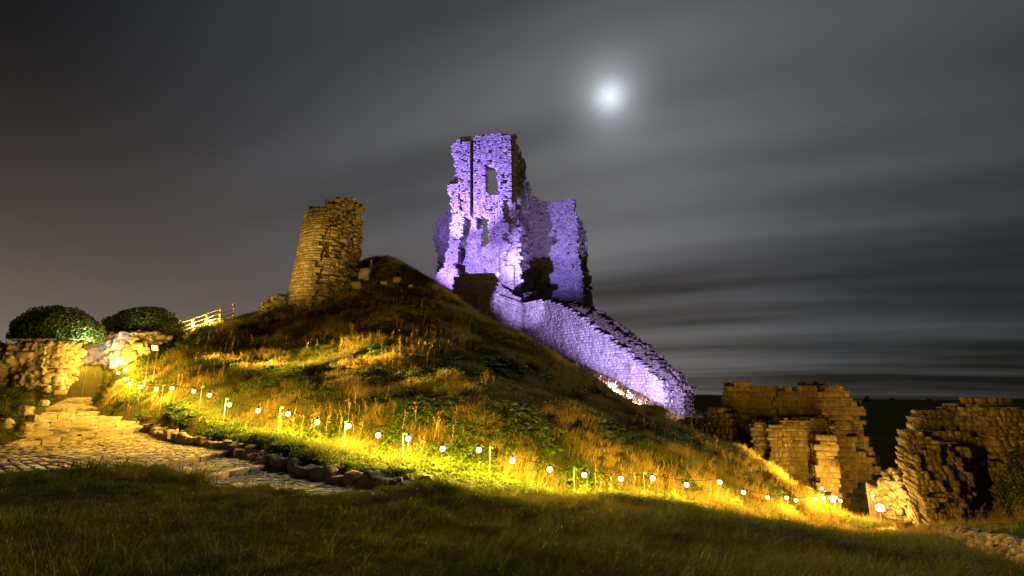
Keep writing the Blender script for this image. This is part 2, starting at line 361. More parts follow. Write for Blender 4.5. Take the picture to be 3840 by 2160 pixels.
def grid_faces(nx, ny):
    i = np.arange((ny - 1) * nx).reshape(ny - 1, nx)[:, :-1].ravel(); return np.c_[i, i + 1, i + 1 + nx, i + nx]
def soil_mat(name, tones, s=1.3):
    m, n, l = new_mat(name); geo = n.new('ShaderNodeNewGeometry')
    t = N(n, 'ShaderNodeTexNoise', ins={'Scale': s, 'Detail': 6.0, 'Roughness': 0.65}); l.new(geo.outputs['Position'], t.inputs['Vector'])
    r = ramp(n, [(0.3 + 0.4 * i / (len(tones) - 1), c) for i, c in enumerate(tones)]); l.new(t.outputs[0], r.inputs[0])
    t2 = N(n, 'ShaderNodeTexNoise', ins={'Scale': 30.0, 'Detail': 3.0}); l.new(geo.outputs['Position'], t2.inputs['Vector'])
    bp = N(n, 'ShaderNodeBump', ins={'Strength': 0.8, 'Distance': 0.06}); l.new(t2.outputs[0], bp.inputs['Height'])
    b = N(n, 'ShaderNodeBsdfPrincipled', ins={'Roughness': 1.0, 'Specular IOR Level': 0.0}); l.new(r.outputs[0], b.inputs['Base Color']); l.new(bp.outputs[0], b.inputs['Normal'])
    o = n.new('ShaderNodeOutputMaterial'); l.new(b.outputs[0], o.inputs[0]); return m
M_SOIL = soil_mat('turf_soil', [(0.035, 0.035, 0.012), (0.06, 0.055, 0.02), (0.045, 0.05, 0.014)])
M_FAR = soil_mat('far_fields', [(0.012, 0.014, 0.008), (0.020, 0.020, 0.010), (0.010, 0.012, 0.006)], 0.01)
tv = np.stack([GXX, GYY, ZT], -1).reshape(-1, 3)
g = obj('hillside_ground', mesh_np('hillside_ground', tv, grid_faces(len(gx), len(gy)), True), M_SOIL); tag(g, kind='structure')
# valley floor reaching the horizon and the far ridge
vx = np.array([-9000., -600, -49, 53, 600, 9000]); vv = [(x, y, -19.2) for y in (-3000., 300, 9000) for x in vx]
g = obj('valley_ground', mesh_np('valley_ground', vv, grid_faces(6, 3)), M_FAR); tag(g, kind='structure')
def ridge(name, D, prof, back, nx=160):
    us = np.linspace(1500, 6500, nx); top = np.interp(us, *zip(*prof)) + 2.2 * fbm(us / 160, 0, 0, 5, 3) + 1.0 * fbm(us / 16, 0, 0, 9, 2)
    T = np.array([P(u, v, D) for u, v in zip(us, top)]); rows = [np.c_[T[:, 0], np.full(nx, D * 0.55), np.full(nx, -19.5)], np.c_[T[:, 0], np.full(nx, D * 0.8), -19 + (T[:, 2] + 19) * 0.45 + 3 * vnoise(us / 200, 3.3)], T, np.c_[T[:, 0], np.full(nx, D + back), T[:, 2] - 30]]
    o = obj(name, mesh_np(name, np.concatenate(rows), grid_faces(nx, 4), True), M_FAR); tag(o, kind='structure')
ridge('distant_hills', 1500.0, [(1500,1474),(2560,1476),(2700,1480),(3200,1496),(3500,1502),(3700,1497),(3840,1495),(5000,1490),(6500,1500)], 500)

# ---------------------------------------------------------------- stone pieces
def chamfer_box(seed, j=0.13, c=0.80):
    r = np.random.default_rng(seed); v, f = [], []
    idx = {}
    J = {q: r.uniform(-j, j * 0.4, 3) * np.array(q) * -1 for q in [(a, b, d) for a in (-1, 1) for b in (-1, 1) for d in (-1, 1)]}
    cc = {q: c + r.uniform(-0.08, 0.08) for q in J}
    for q in J:
        for ax in range(3):
            p = np.array(q, float) * cc[q]; p[ax] = q[ax]; p = p - np.array(q) * np.abs(J[q]) * 0.8 + r.uniform(-0.05, 0.05, 3)
            idx[(q, ax)] = len(v); v.append(p)
    for q in J:
        t = [idx[(q, 0)], idx[(q, 1)], idx[(q, 2)]]; f.append(t if q[0]*q[1]*q[2] > 0 else t[::-1])
    for ax in range(3):
        o = [a for a in range(3) if a != ax]
        for sg in (-1, 1):
            loop = []
            for a, b in ((-1,-1),(1,-1),(1,1),(-1,1)):
                q = [0,0,0]; q[ax] = sg; q[o[0]] = a; q[o[1]] = b; loop.append(idx[(tuple(q), ax)])
            n = np.cross(v[loop[1]] - v[loop[0]], v[loop[2]] - v[loop[0]])
            if n[ax] * sg < 0: loop = loop[::-1]
            f += [[loop[0], loop[1], loop[2]], [loop[0], loop[2], loop[3]]]
        for a in (-1, 1):
            for b in (-1, 1):
                q0 = [0,0,0]; q1 = [0,0,0]; q0[ax] = -1; q1[ax] = 1
                for q in (q0, q1): q[o[0]] = a; q[o[1]] = b
                q0, q1 = tuple(q0), tuple(q1)
                loop = [idx[(q0, o[0])], idx[(q1, o[0])], idx[(q1, o[1])], idx[(q0, o[1])]]
                n = np.cross(v[loop[1]] - v[loop[0]], v[loop[2]] - v[loop[0]]); mid = np.zeros(3); mid[o[0]] = a; mid[o[1]] = b
                if n @ mid < 0: loop = loop[::-1]
                f += [[loop[0], loop[1], loop[2]], [loop[0], loop[2], loop[3]]]
    return np.array(v), np.array(f)
PROTO = [chamfer_box(100 + i, 0.11, 0.86) for i in range(12)]
ROUGH = [chamfer_box(200 + i, 0.26, 0.78) for i in range(12)]
ASHLAR = [chamfer_box(300 + i, 0.02, 0.95) for i in range(12)]
PROTO_ME = {}
def proto_mesh(kind, i, mat):
    k = (kind, i, mat.name)
    if k not in PROTO_ME:
        v, f = (PROTO, ROUGH, ASHLAR)[kind][i]; me = mesh_np('stone', v, f); me.materials.append(mat); PROTO_ME[k] = me
    return PROTO_ME[k]
def lay(parent, cen, B, kind, mat, n_own, name='stone', rest_name='stone_facing', seed=0, weight=None, facing=None):
    """cen (n,3), B (n,3,3) half-extent columns; the n_own that show largest become pieces of their own, the rest one joined part"""
    n = len(cen)
    if n == 0: return
    r = np.random.default_rng(seed + 5); which = r.integers(0, 12, n); rnd = r.random(n)
    u, v, dep = PX(cen)
    area = np.abs(np.linalg.norm(B, axis=1)); area = np.sort(area, 1)[:, 1] * np.sort(area, 1)[:, 2]
    score = area / dep ** 2
    ok = (u > -20) & (u < 3860) & (v > -20) & (v < 2180)
    if facing is not None: ok &= facing
    score = np.where(ok, score * (1 if weight is None else weight), -1)
    order = np.argsort(-score); own = order[:n_own]; own = own[score[own] > 0]
    ownmask = np.zeros(n, bool); ownmask[own] = True
    for i in own:
        o = bpy.data.objects.new(name, proto_mesh(kind, int(which[i]), mat)); COL.objects.link(o)
        M4 = Matrix([[*B[i, 0], cen[i, 0]], [*B[i, 1], cen[i, 1]], [*B[i, 2], cen[i, 2]], [0, 0, 0, 1]])
        put(o, parent, M4)
    rest = np.where(~ownmask)[0]
    if len(rest):
        V = np.stack([p[0] for p in (PROTO, ROUGH, ASHLAR)[kind]]); Fc = np.stack([p[1] for p in (PROTO, ROUGH, ASHLAR)[kind]])
        w = which[rest]; vv = np.einsum('nij,nkj->nki', B[rest], V[w]) + cen[rest][:, None, :]
        nv = V.shape[1]; ff = Fc[w] + (np.arange(len(rest)) * nv)[:, None, None]
        me = mesh_np(rest_name, vv.reshape(-1, 3), ff.reshape(-1, 3), attrs={'rnd': np.repeat(rnd[rest], nv)})
        o = obj(rest_name, me, mat, parent); tag(o, kind='stuff')
    return own
def masonry(parent, part, occ, bounds, cell, mapf, mat, n_own, kind=0, seed=0, joint=0.012, rough=0.025, mortar=M_MORTAR, srough=None, rv=(0.75, 1.3), wv=(0.55, 1.6), breaks=()):
    """courses of single stones laid over the exposed faces of the solid occ(s, d, t); mapf turns wall coordinates into the place"""
    r = np.random.default_rng(seed); (s0, s1), (d0, d1), (t0, t1) = bounds; ls, ld, lt = cell
    cs, hs, cd, hd, ct, ht = [], [], [], [], [], []
    t = t0
    while t < t1:
        th = lt * r.uniform(*rv); tm = t + th / 2
        s = s0 - r.uniform(0, ls)
        nd = max(1, int(round((d1 - d0) / ld))); dd = (d1 - d0) / nd
        while s < s1:
            w = ls * r.uniform(*wv)
            for q_ in breaks:
                if s + 0.02 < q_ < s + w: w = q_ - s
            for k in range(nd):
                cs.append(s + w / 2); hs.append(w / 2); cd.append(d0 + dd * (k + 0.5)); hd.append(dd / 2); ct.append(tm); ht.append(th / 2)
            s += w
        t += th
    A = np.array([cs, cd, ct]).T; Hh = np.array([hs, hd, ht]).T
    inside = occ(A[:, 0], A[:, 1], A[:, 2]); A, Hh = A[inside], Hh[inside]
    ex = np.zeros((len(A), 6), bool)
    for a in range(3):
        for k, sg in enumerate((-1, 1)):
            q = A.copy(); q[:, a] += sg * (Hh[:, a] + (0.55 * cell[a]))
            ex[:, a * 2 + k] = ~occ(q[:, 0], q[:, 1], q[:, 2])
    m = ex.any(1); A, Hh, ex = A[m], Hh[m], ex[m]; n = len(A)
    def jac(A):
        e = 0.05; c = mapf(A[:, 0], A[:, 1], A[:, 2]); J = []
        for a in range(3):
            q = A.copy(); q[:, a] += e; J.append((mapf(q[:, 0], q[:, 1], q[:, 2]) - c) / e)
        return c, np.stack(J, -1)
    # mortar core: one quad per exposed face, set back
    c, J = jac(A); vs, ca = [], np.array([100.0])
    camp = np.array([0, 0, EYE])
    facing = np.zeros(n, bool)
    for a in range(3):
        o1, o2 = [k for k in range(3) if k != a]
        for k, sg in enumerate((-1, 1)):
            i = np.where(ex[:, a * 2 + k])[0]
            if not len(i): continue
            q = A[i].copy(); q[:, a] += sg * (Hh[i, a] - (0.014, 0.022, 0.010)[kind] - r.uniform(0, 0.012, len(i)))
            quad = []
            for e1, e2 in ((-1,-1),(1,-1),(1,1),(-1,1)):
                p = q.copy(); p[:, o1] += e1 * Hh[i, o1]; p[:, o2] += e2 * Hh[i, o2]; quad.append(mapf(p[:, 0], p[:, 1], p[:, 2]))
            vs.append(np.stack(quad, 1))
            nrm = np.cross(J[i][:, :, o1], J[i][:, :, o2]); nrm *= np.sign((nrm * J[i][:, :, a]).sum(-1))[:, None] * sg
            facing[i] |= (nrm * (camp - c[i])).sum(-1) > 0
    vs = np.concatenate(vs).reshape(-1, 3)
    core = obj(part, mesh_np(part, vs, np.arange(len(vs)).reshape(-1, 4)), mortar, parent)
    # stones
    out = np.stack([ex[:, 1].astype(float) - ex[:, 0], ex[:, 3].astype(float) - ex[:, 2], ex[:, 5].astype(float) - ex[:, 4]], 1)
    amp = rough if srough is None else rough * srough(A[:, 0], A[:, 1], A[:, 2])
    A2 = A + out * (np.abs(r.normal(0, 1, (n, 1))) * np.asarray(amp).reshape(-1, 1) if srough is not None else np.abs(r.normal(0, rough, (n, 1))))
    c, J = jac(A2)
    B = J * (Hh - joint + 0.004)[:, None, :]
    ang = r.normal(0, (0.03, 0.12, 0.004)[kind], (n, 3)); R = np.zeros((n, 3, 3)); R[:] = np.eye(3)
    R[:, 0, 1] -= ang[:, 2]; R[:, 1, 0] += ang[:, 2]; R[:, 0, 2] += ang[:, 1]; R[:, 2, 0] -= ang[:, 1]; R[:, 1, 2] -= ang[:, 0]; R[:, 2, 1] += ang[:, 0]
    B = np.einsum('nij,njk->nik', R, B)
    lay(core, c, B, kind, mat, n_own, seed=seed, facing=facing)
    return core
def poly_in(poly):
    px, py = np.array([p[0] for p in poly]), np.array([p[1] for p in poly])
    def f(x, y):
        r = np.zeros(np.shape(x), bool); j = len(px) - 1
        for i in range(len(px)):
            c = ((py[i] > y) != (py[j] > y)) & (x < (px[j] - px[i]) * (y - py[i]) / (py[j] - py[i] + 1e-12) + px[i]); r ^= c; j = i
        return r
    return f
class Frame:
    """wall coordinates: s along es, d into the wall along ed, t up (leaning by lean per metre of height)"""
    def __init__(f, o, es, lean=(0, 0)):
        f.o = np.asarray(o, float); f.es = np.array([es[0], es[1], 0.0]); f.es /= np.linalg.norm(f.es)
        f.ed = np.array([-f.es[1], f.es[0], 0.0])
        if f.ed[1] < 0: f.ed = -f.ed
        f.et = np.array([0, 0, 1.0]) + lean[0] * f.es + lean[1] * f.ed
    def map(f, s, d, t):
        return f.o + np.asarray(s)[..., None] * f.es + np.asarray(d)[..., None] * f.ed + np.asarray(t)[..., None] * f.et
    def st(f, u, v, d=0.0):
        r = ray(u, v); n = np.cross(f.es, f.et); o = f.o + d * f.ed - np.array([0, 0, EYE])
        p = np.array([0, 0, EYE]) + r * ((n @ o) / (n @ r)) - f.o - d * f.ed
        A = np.stack([f.es, f.et], 1); q, *_ = np.linalg.lstsq(A, p, rcond=None); return q[0], q[1]
    def poly(f, pts, d=0.0): return [f.st(u, v, d) for u, v in pts]

# ---------------------------------------------------------------- cobbled path
path = obj('cobbled_path', None); path.empty_display_size = 0.3; tag(path, kind='structure')
bv, bf = [], []
for k, q in enumerate(PANELS):
    s_, t_ = np.meshgrid(np.linspace(-0.03, 1.03, 9), np.linspace(-0.01, 1.0, 12)); b = len(bv); p = bil(q, s_, t_).reshape(-1, 3); p[:, 2] -= 0.006 + 0.004 * (k == len(PANELS) - 1)
    bv += list(p); bf += [tuple(b + i for i in f) for f in grid_faces(9, 12)]
obj('path_bed', mesh_np('path_bed', np.array(bv), np.array(bf)), M_BED, path)
cc_, bb_ = [], []
r = np.random.default_rng(21)
for k, q in enumerate(PANELS):
    q = [np.asarray(x) for x in q]; L = np.linalg.norm((q[0] + q[1] - q[2] - q[3]) / 2); nrow = max(3, int(L / 0.15))
    for i in range(nrow):
        t = (i + 0.5) / nrow; a = bil(q, 0.0, t); b = bil(q, 1.0, t); W = np.linalg.norm(b - a); s = -0.02 - r.uniform(0, 0.03)
        while s < 1.0:
            w = r.uniform(0.12, 0.34) / W; tj = t + r.uniform(-0.10, 0.10) / nrow; sm_ = s + w / 2
            p = bil(q, sm_, tj + 0.35 / nrow * vnoise(sm_ * W * 0.8, k * 7.7, 0, 4)); ex_ = (b - a) / W; ey = bil(q, sm_, min(1, t + 0.02)) - bil(q, sm_, max(0, t - 0.02)); ey /= np.linalg.norm(ey)
            ez = np.cross(ex_, ey); ez *= np.sign(ez[2]) / np.linalg.norm(ez)
            tl = r.normal(0, 0.02, 2); ez2 = ez + ex_ * tl[0] + ey * tl[1]
            rot = r.normal(0, 0.10); e1 = ex_ + ey * rot; e2 = ey - ex_ * rot
            hz = 0.05; cc_.append(p + ez * (r.normal(0, 0.005) - 0.022)); bb_.append(np.stack([e1 * (w * W / 2 - 0.005), e2 * (0.5 * L / nrow * r.uniform(0.9, 1.0) - 0.004), ez2 * hz], 1)); s += w
lay(path, np.array(cc_), np.array(bb_), 2, M_COBBLE, 300, 'cobble', 'cobble_field', 31)
kc, kb = [], []
for i, (a, b, h) in enumerate(KW[1:-1]):
    W = np.linalg.norm(b - a); e = (b - a) / W; dn = PANELS[i + 1]; f = (dn[2] + dn[3] - dn[0] - dn[1]) / 2; f[2] = 0; f -= e * (f @ e); f /= np.linalg.norm(f); up = np.array([0, 0, 1.0]); s = 0.0
    while s < W:
        w = r.uniform(0.45, 0.95); c = a + e * (s + w / 2) - f * 0.06 + up * (0.015 - (h + 0.10) / 2 + 0.03 + r.normal(0, 0.008))
        kc.append(c); kb.append(np.stack([e * (w / 2 - 0.012), f * (0.10 + r.uniform(-0.02, 0.02)), up * ((h + 0.10) / 2)], 1)); s += w
lay(path, np.array(kc), np.array(kb), 2, M_COBBLE, 300, 'kerb_stone', 'kerb_rest', 32)
# ---------------------------------------------------------------- the keep on the crown of the hill
def nz(s, t, d=0.0, k=1.2, a=0.3, seed=0):
    return a * fbm(s * k, t * k, d * k + seed * 3.7, seed, 3)
KF = Frame(P(1930, 1090, 60), (-1, 0.22), (0.018, 0))
KO = KF.o
keep = thing('castle_keep', 'tall ruined stone keep lit violet on top of the hill', 'castle', KO - np.array([0, 0, 3]))
outl = poly_in(KF.poly([(1689,552),(1706,528),(1722,518),(1745,510),(1768,505),(1800,508),(1830,503),(1876,497),(1900,500),(1923,505),(1940,1300),(1640,1300),(1636,1058),(1650,1030),(1670,1000),(1676,972),(1688,920),(1694,850),(1702,790),(1699,752),(1686,727),(1682,690),(1704,664),(1710,634),(1702,590)]))
win1 = poly_in(KF.poly([(1812,640),(1816,614),(1858,616),(1864,655),(1873,690),(1873,726),(1824,728),(1820,690)]))
win2 = poly_in(KF.poly([(1796,826),(1803,804),(1832,804),(1833,908),(1830,916),(1796,918)]))
slit = poly_in(KF.poly([(1816,785),(1832,779),(1848,778),(1846,786)]))
hollow = poly_in(KF.poly([(1736,870),(1742,818),(1768,812),(1800,925),(1812,960),(1800,1062),(1738,1066),(1712,1000)]))
niche = poly_in(KF.poly([(1786,810),(1830,808),(1829,918),(1800,930),(1786,910)]))
crack = poly_in(KF.poly([(1722,728),(1734,722),(1738,790),(1728,800)]))
sL0, sL1 = KF.st(1766, 700)[0], KF.st(1722, 700)[0]; sR0, sR1 = KF.st(1922, 700)[0], KF.st(1876, 700)[0]
tpil = KF.st(1740, 535)[1]; tpilR = KF.st(1900, 515)[1]; tled = KF.st(1740, 692)[1]; tbr0, tbr1 = KF.st(1910, 1000)[1], KF.st(1910, 672)[1]
def keep_front(s, d, t):
    s2 = s + nz(s, t, 0, 1.6, 0.10, 1); t2 = t + nz(s, t, 0, 1.3, 0.10, 2)
    front = np.zeros_like(s)
    front = np.where((s > sL0) & (s < sL1) & (t < tpil), -0.7, front)
    front = np.where((t < tled) & (s > sL0), -0.7, front)
    front = np.where((s > sL0 - 0.26) & (s < sL0) & (t > KT0), 1.0, front); front = np.where((s > sR0 - 0.34) & (s < sR0) & (t > tbr1), 0.8, front)
    front = np.where((s > sR0) & (s < sR1) & (t < tpilR), -0.55, front)
    br = (s > sR0 - 0.5) & (s < sR1 - 0.55) & (t > tbr0) & (t < tbr1) & (fbm(s * 1.4, t * 0.9, 1.7, 6, 3) > -0.05)
    front = np.where(br, 0.35, front)
    front = np.where(hollow(s2, t2), 1.1, front); front = np.where(niche(s, t), 0.9, front); front = np.where(crack(s2, t2), 0.6, front)
    r_ = outl(s2, t2) & (d > front + 0.0) & (d < 1.7)
    return r_ & ~win1(s + 0.3 * (s2 - s), t) & ~win2(s + 0 * t, t) & ~slit(s2, t2)
KT0 = KF.st(1768, 940)[1]
KBR = [sL0 - 0.26, sR0 - 0.34, sL0, sL1, sR0, sR1, KF.st(1802, 860)[0], KF.st(1827, 860)[0], KF.st(1786, 860)[0], KF.st(1819, 670)[0], KF.st(1854, 650)[0], KF.st(1866, 700)[0]]
masonry(keep, 'front_wall', keep_front, ((-0.6, 10.4), (-1.0, 1.7), (-4, 21)), (0.37, 0.54, 0.22), KF.map, M_KEEP, 170, 2, 41, breaks=KBR, rough=0.005, joint=0.006, mortar=M_MORT2)
tA = KF.st(1926, 512)[1]; pE = P(2008, 715, KF.map(np.array(0.), np.array(12.), np.array(0.))[1]); tE = pE[2] - KO[2]
def keep_side(s, d, t):
    top = tA + (tE - tA) * sm(0, 1, d / 12.0) * 0.5 + (tE - tA) * d / 24.0 + nz(d, s, 0, 0.9, 0.7, 4) + 0.4 * np.sign(vnoise(d * 0.7, 2.2, 0, 4))
    edge_ = np.where(((d > -0.55) & (d < 0.95)) | ((d > 4.2) & (d < 5.5)) | ((d > 8.4) & (d < 9.8)), -0.62, -0.18) + np.where(t < tE * 0.45, -0.12, 0)
    return (s > edge_ + nz(d, t, 0, 2.0, 0.05, 5)) & (s < 2.0) & (d > 0.25) & (d < 12.2) & (t < top)
masonry(keep, 'side_wall', keep_side, ((-1.0, 2.0), (0.2, 12.4), (-5, 21)), (0.55, 0.55, 0.32), KF.map, M_KEEP, 40, 2, 43, rough=0.005, joint=0.006, mortar=M_MORT2)
wing = poly_in(KF.poly([(1950,728),(2000,733),(2018,746),(2050,757),(2090,748),(2120,740),(2140,738),(2152,750),(2152,790),(2158,800),(2166,950),(2176,985),(2184,1030),(2190,1130),(2198,1320),(1950,1320)], 11.5))
door = poly_in(KF.poly([(1973,1130),(1974,1035),(1980,1016),(1996,1005),(2012,1014),(2020,1032),(2022,1130)], 11.5))
holes = [KF.st(u, v, 11.5) for u, v in ((2082,865),(2083,900),(2081,905),(2135,885),(2134,915),(2136,950),(2152,1000),(2090,825),(2130,772))]
def keep_wing(s, d, t):
    s2 = s + nz(s, t, 0, 1.5, 0.14, 7); t2 = t + nz(s, t, 0, 1.2, 0.18, 8)
    ok = wing(s2, t2) & (d > 11.5) & (d < 13.6)
    for a, b in holes: ok &= ~((np.abs(s - a) < 0.2) & (np.abs(t - b) < 0.18) & (d < 12.1))
    return ok & ~(door(s, t) & (d < 13.2))
sw = KF.st(2198, 1000, 11.5)[0]
masonry(keep, 'wing_wall', keep_wing, ((sw - 0.6, 0.6), (11.5, 13.7), (-7, 18.5)), (0.38, 0.55, 0.23), KF.map, M_KEEP, 70, 2, 44, rough=0.005, joint=0.006, mortar=M_MORT2)
s_e = KF.st(2168, 900, 12.5)[0]
def tz(v, d): return P(2190, v, KF.map(np.array(s_e), np.array(d), np.array(0.))[1])[2] - KO[2]
def keep_east(s, d, t):
    top = np.where(d < 15.2, tz(815, 14.), np.where(d < 18.4, tz(862, 17.), np.where(d < 20.5, tz(1005, 19.), tz(1020, 22.)))) + nz(d, s, 0, 1.3, 0.3, 3)
    ed_ = s_e - 0.1 - 0.45 * ((d > 14.4) & (d < 15.2)) - 0.6 * ((d > 17.2) & (d < 18.4)) - 0.5 * ((d > 21.) & (d < 22.4)) - np.where(t < tz(1015, 16.), 0.35, 0)
    return (s > ed_) & (s < s_e + 1.4) & (d > 13.7) & (d < 23) & (t < top)
masonry(keep, 'east_wall', keep_east, ((s_e - 1.6, s_e + 1.4), (13.6, 23), (-9, 17)), (0.5, 0.6, 0.32), KF.map, M_KEEP, 10, 2, 45, rough=0.005, joint=0.006, mortar=M_MORT2)
lw = poly_in(KF.poly([(1632,850),(1640,825),(1656,806),(1672,797),(1720,790),(1720,1200),(1640,1200),(1640,1062),(1637,1010),(1643,965),(1636,925),(1630,905)], 9.0))
def keep_left(s, d, t): return lw(s + nz(s, t, 0, 1.5, 0.16, 9), t + nz(s, t, 0, 1.3, 0.14, 10)) & (d > 9) & (d < 11)
s_l = KF.st(1620, 900, 9)[0]
masonry(keep, 'rear_wall', keep_left, ((s_l - 4.5, s_l + 0.5), (9, 11), (-5, 16)), (0.46, 0.6, 0.28), KF.map, M_KEEP, 10, 2, 46, rough=0.005, joint=0.006, mortar=M_MORT2)

# forebuilding in front of the keep
fo = P(1857, 1215, 50.0); FB = Frame(fo, (-1, 0.10)); e2 = P(1970, 1215, 55.5) - fo; FC = Frame(fo + np.array([0.02, 0, 0]), (e2[0], e2[1]), (0.0, 0.03))
fore = thing('forebuilding', 'squat stone forebuilding below the keep with a dark face and a violet face', 'building', fo)
p1 = poly_in(FB.poly([(1700,1052),(1706,1038),(1722,1030),(1745,1025),(1800,1026),(1859,1022),(1859,1330),(1690,1330)]))
masonry(fore, 'terrace_wall', lambda s, d, t: p1(s + nz(s, t, 0, 1.5, 0.1, 1), t + nz(s, t, d, 1.3, 0.14, 2)) & (d > 0) & (d < 3.0), ((-0.2, 5.2), (0, 3.0), (-4, 6)), (0.42, 0.5, 0.24), FB.map, M_KEEP, 90, 2, 51, rough=0.005, joint=0.006, mortar=M_MORT2)
p2 = poly_in(FC.poly([(1855,1064),(1868,1056),(1884,1062),(1925,1088),(1950,1106),(1970,1114),(1978,1340),(1855,1340)]))
def fc_occ(s, d, t): return p2(s + nz(s, t, 0, 1.5, 0.06, 3), t + nz(s, t, d, 1.3, 0.15, 4)) & (d > 0.12 + 0.05 * t) & (d < 2.2)
sF = FC.st(1978, 1200)[0]
masonry(fore, 'stair_wall', fc_occ, ((0.05, sF + 0.2), (0, 2.2), (-5, 6)), (0.30, 0.5, 0.20), FC.map, M_CURT, 110, 0, 52, rough=0.015, mortar=M_MORT2, rv=(0.6, 1.6), wv=(0.4, 2.0))

# curtain wall running down from the keep
co = P(1966, 1300, 54.8); ce = P(2500, 1520, 42.5); CF = Frame(co, (ce[0] - co[0], ce[1] - co[1]))
curtain = thing('curtain_wall', 'violet lit stone curtain wall sloping down the hill from the keep', 'wall', co)
pc = poly_in(CF.poly([(1958,1134),(1990,1129),(2055,1127),(2110,1150),(2167,1180),(2230,1230),(2304,1286),(2400,1362),(2461,1420),(2486,1455),(2502,1480),(2500,1530),(2490,1640),(2242,1520),(2076,1440),(1950,1400)]))
sEnd = CF.st(2500, 1500)[0]
def curt(s, d, t): return pc(s + nz(s, t, 0, 1.2, 0.14, 5), t + nz(s, t, d, 1.0, 0.16, 6)) & (d > 0) & (d < 1.0)
masonry(curtain, 'wall_face', curt, ((-0.4, sEnd + 1.2), (0, 1.0), (-9, 6.5)), (0.34, 0.5, 0.19), CF.map, M_CURT, 240, 0, 53, rough=0.02, mortar=M_MORT2, rv=(0.6, 1.6), wv=(0.4, 2.0))
def curt_core(s, d, t):
    m = sm(2.0, 5.0, s); k = sm(0.9, 1.7, d)
    return pc(s - 0.9 * sm(4, 9, s) + nz(s, t, 0, 1.2, 0.25, 15), t - 0.22 * (d - 0.4) * m + nz(s, t, d, 1.0, 0.35, 16)) & (d > 1.0) & (d < 2.6)
masonry(curtain, 'wall_core', curt_core, ((-0.4, sEnd + 2.4), (1.0, 2.6), (-9, 6.5)), (0.32, 0.5, 0.19), CF.map, M_CORE, 60, 1, 54, rough=0.04, rv=(0.6, 1.6), wv=(0.4, 2.0))

# round tower fragment on the shoulder of the hill
rc = P(1206, 1150, 34.3); RR = 2.05
rtower = thing('round_tower', 'broken round rubble tower standing on the shoulder of the hill', 'tower', rc)
def rt_map(s, d, t):
    th = s / RR; R_ = RR + 0.055 * np.clip(4.0 - t, 0, 9) * (0.35 + 0.65 * sm(0.3, -1.0, np.sin(th))) - d
    return np.stack([rc[0] + 0.065 * t + R_ * np.sin(th), rc[1] - R_ * np.cos(th), rc[2] + np.asarray(t)], -1)
def rt_occ(s, d, t):
    th = s / RR; sx = np.sin(th); top = 6.65 + 0.60 * sx + 0.35 * sm(-0.1, 0.3, sx) + nz(s, 0 * d, 0, 1.5, 0.42, 2) - 0.3 * sm(0.72, 0.95, sx) - 0.8 * sm(-0.55, -0.98, sx)
    rgh = sm(-0.05, 0.35, sx)
    er = rgh * (0.34 + 0.50 * fbm(s * 1.0, t * 0.9, 3.3, 12, 3)) + 0.12 * np.maximum(0, fbm(s * 1.3, t * 1.1, 9.3, 31, 2)) + 0.5 * sm(0.3, 0.8, sx) * sm(2.2, 0.8, t)
    er = np.minimum(er, 0.85)
    return (d > er) & (d < 1.75 + 0 * t) & (t < top)
masonry(rtower, 'shaft', rt_occ, ((-RR * 2.3, RR * 2.3), (0, 1.75), (-2.5, 8.8)), (0.29, 0.30, 0.155), rt_map, M_TOWER, 300, 0, 61, rough=0.026, joint=0.006, mortar=M_MORT3, rv=(0.6, 1.7), wv=(0.45, 2.0), srough=lambda s, d, t: 0.6 + 3.2 * sm(-0.05, 0.35, np.sin(s / RR)))
topv, topf = [], []
tp = rt_map(np.linspace(-RR * 2.9, RR * 2.9, 28), np.full(28, 0.9), np.full(28, 5.7)); obj('wall_core', mesh_np('wall_core', np.r_[tp, [tp.mean(0) + np.array([0, 0, 0.3])]], [(i, (i + 1) % 28, 28) for i in range(28)]), M_MORTAR, rtower)

# gatehouse ruin
GF = Frame(P(2808, 1800, 29.0), (1, -0.30), (0.03, 0)); go = GF.o
gate = thing('gatehouse_ruin', 'broad ruined rubble gatehouse left of the gate passage', 'ruin', go - np.array([0, 0, 2]))
g1 = poly_in(GF.poly([(2806,1594),(2830,1590),(2872,1578),(2884,1594),(2930,1588),(2934,1570),(3000,1566),(3062,1566),(3120,1574),(3134,1640),(3150,1800),(3168,2040),(2860,2040),(2832,1745)]))
def gate_lo(s, d, t):
    fr = 0.12 + 0.10 * np.sin(s * 1.1 + 0.6) + 0.25 * (s > 1.9) * (s < 4.2) + 0.4 * sm(0.25, 0.45, fbm(s * 0.5, t * 0.3, 0.4, 21, 2))
    return g1(s + nz(s, t, 0, 1.5, 0.06, 1), t + nz(s, t, d, 1.6, 0.16, 2)) & (d > fr) & (d < 2.6)
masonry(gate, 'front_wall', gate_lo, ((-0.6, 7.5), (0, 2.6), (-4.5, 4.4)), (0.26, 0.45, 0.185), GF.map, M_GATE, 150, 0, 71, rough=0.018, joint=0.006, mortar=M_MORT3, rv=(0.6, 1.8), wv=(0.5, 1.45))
g2 = poly_in(GF.poly([(2720,1458),(2750,1442),(2775,1438),(2822,1443),(2850,1458),(2900,1450),(2962,1453),(2972,1468),(2990,1464),(2996,1445),(3072,1444),(3110,1440),(3140,1448),(3172,1462),(3198,1482),(3210,1504),(3232,1520),(3244,1540),(3254,1617),(3282,1665),(3294,1690),(3302,1738),(3284,1790),(3235,1822),(3190,1850),(3180,2030),(2920,2030),(2740,1690),(2716,1515)], 2.6))
def gate_hi(s, d, t):
    er = 0.55 * sm(-0.15, 0.5, fbm(s * 0.55, t * 0.5, 0, 23, 3))
    return g2(s + nz(s, t, 0, 1.3, 0.12, 3), t + nz(s, t, d, 1.5, 0.2, 4)) & (d > 2.6 + er) & (d < 4.8)
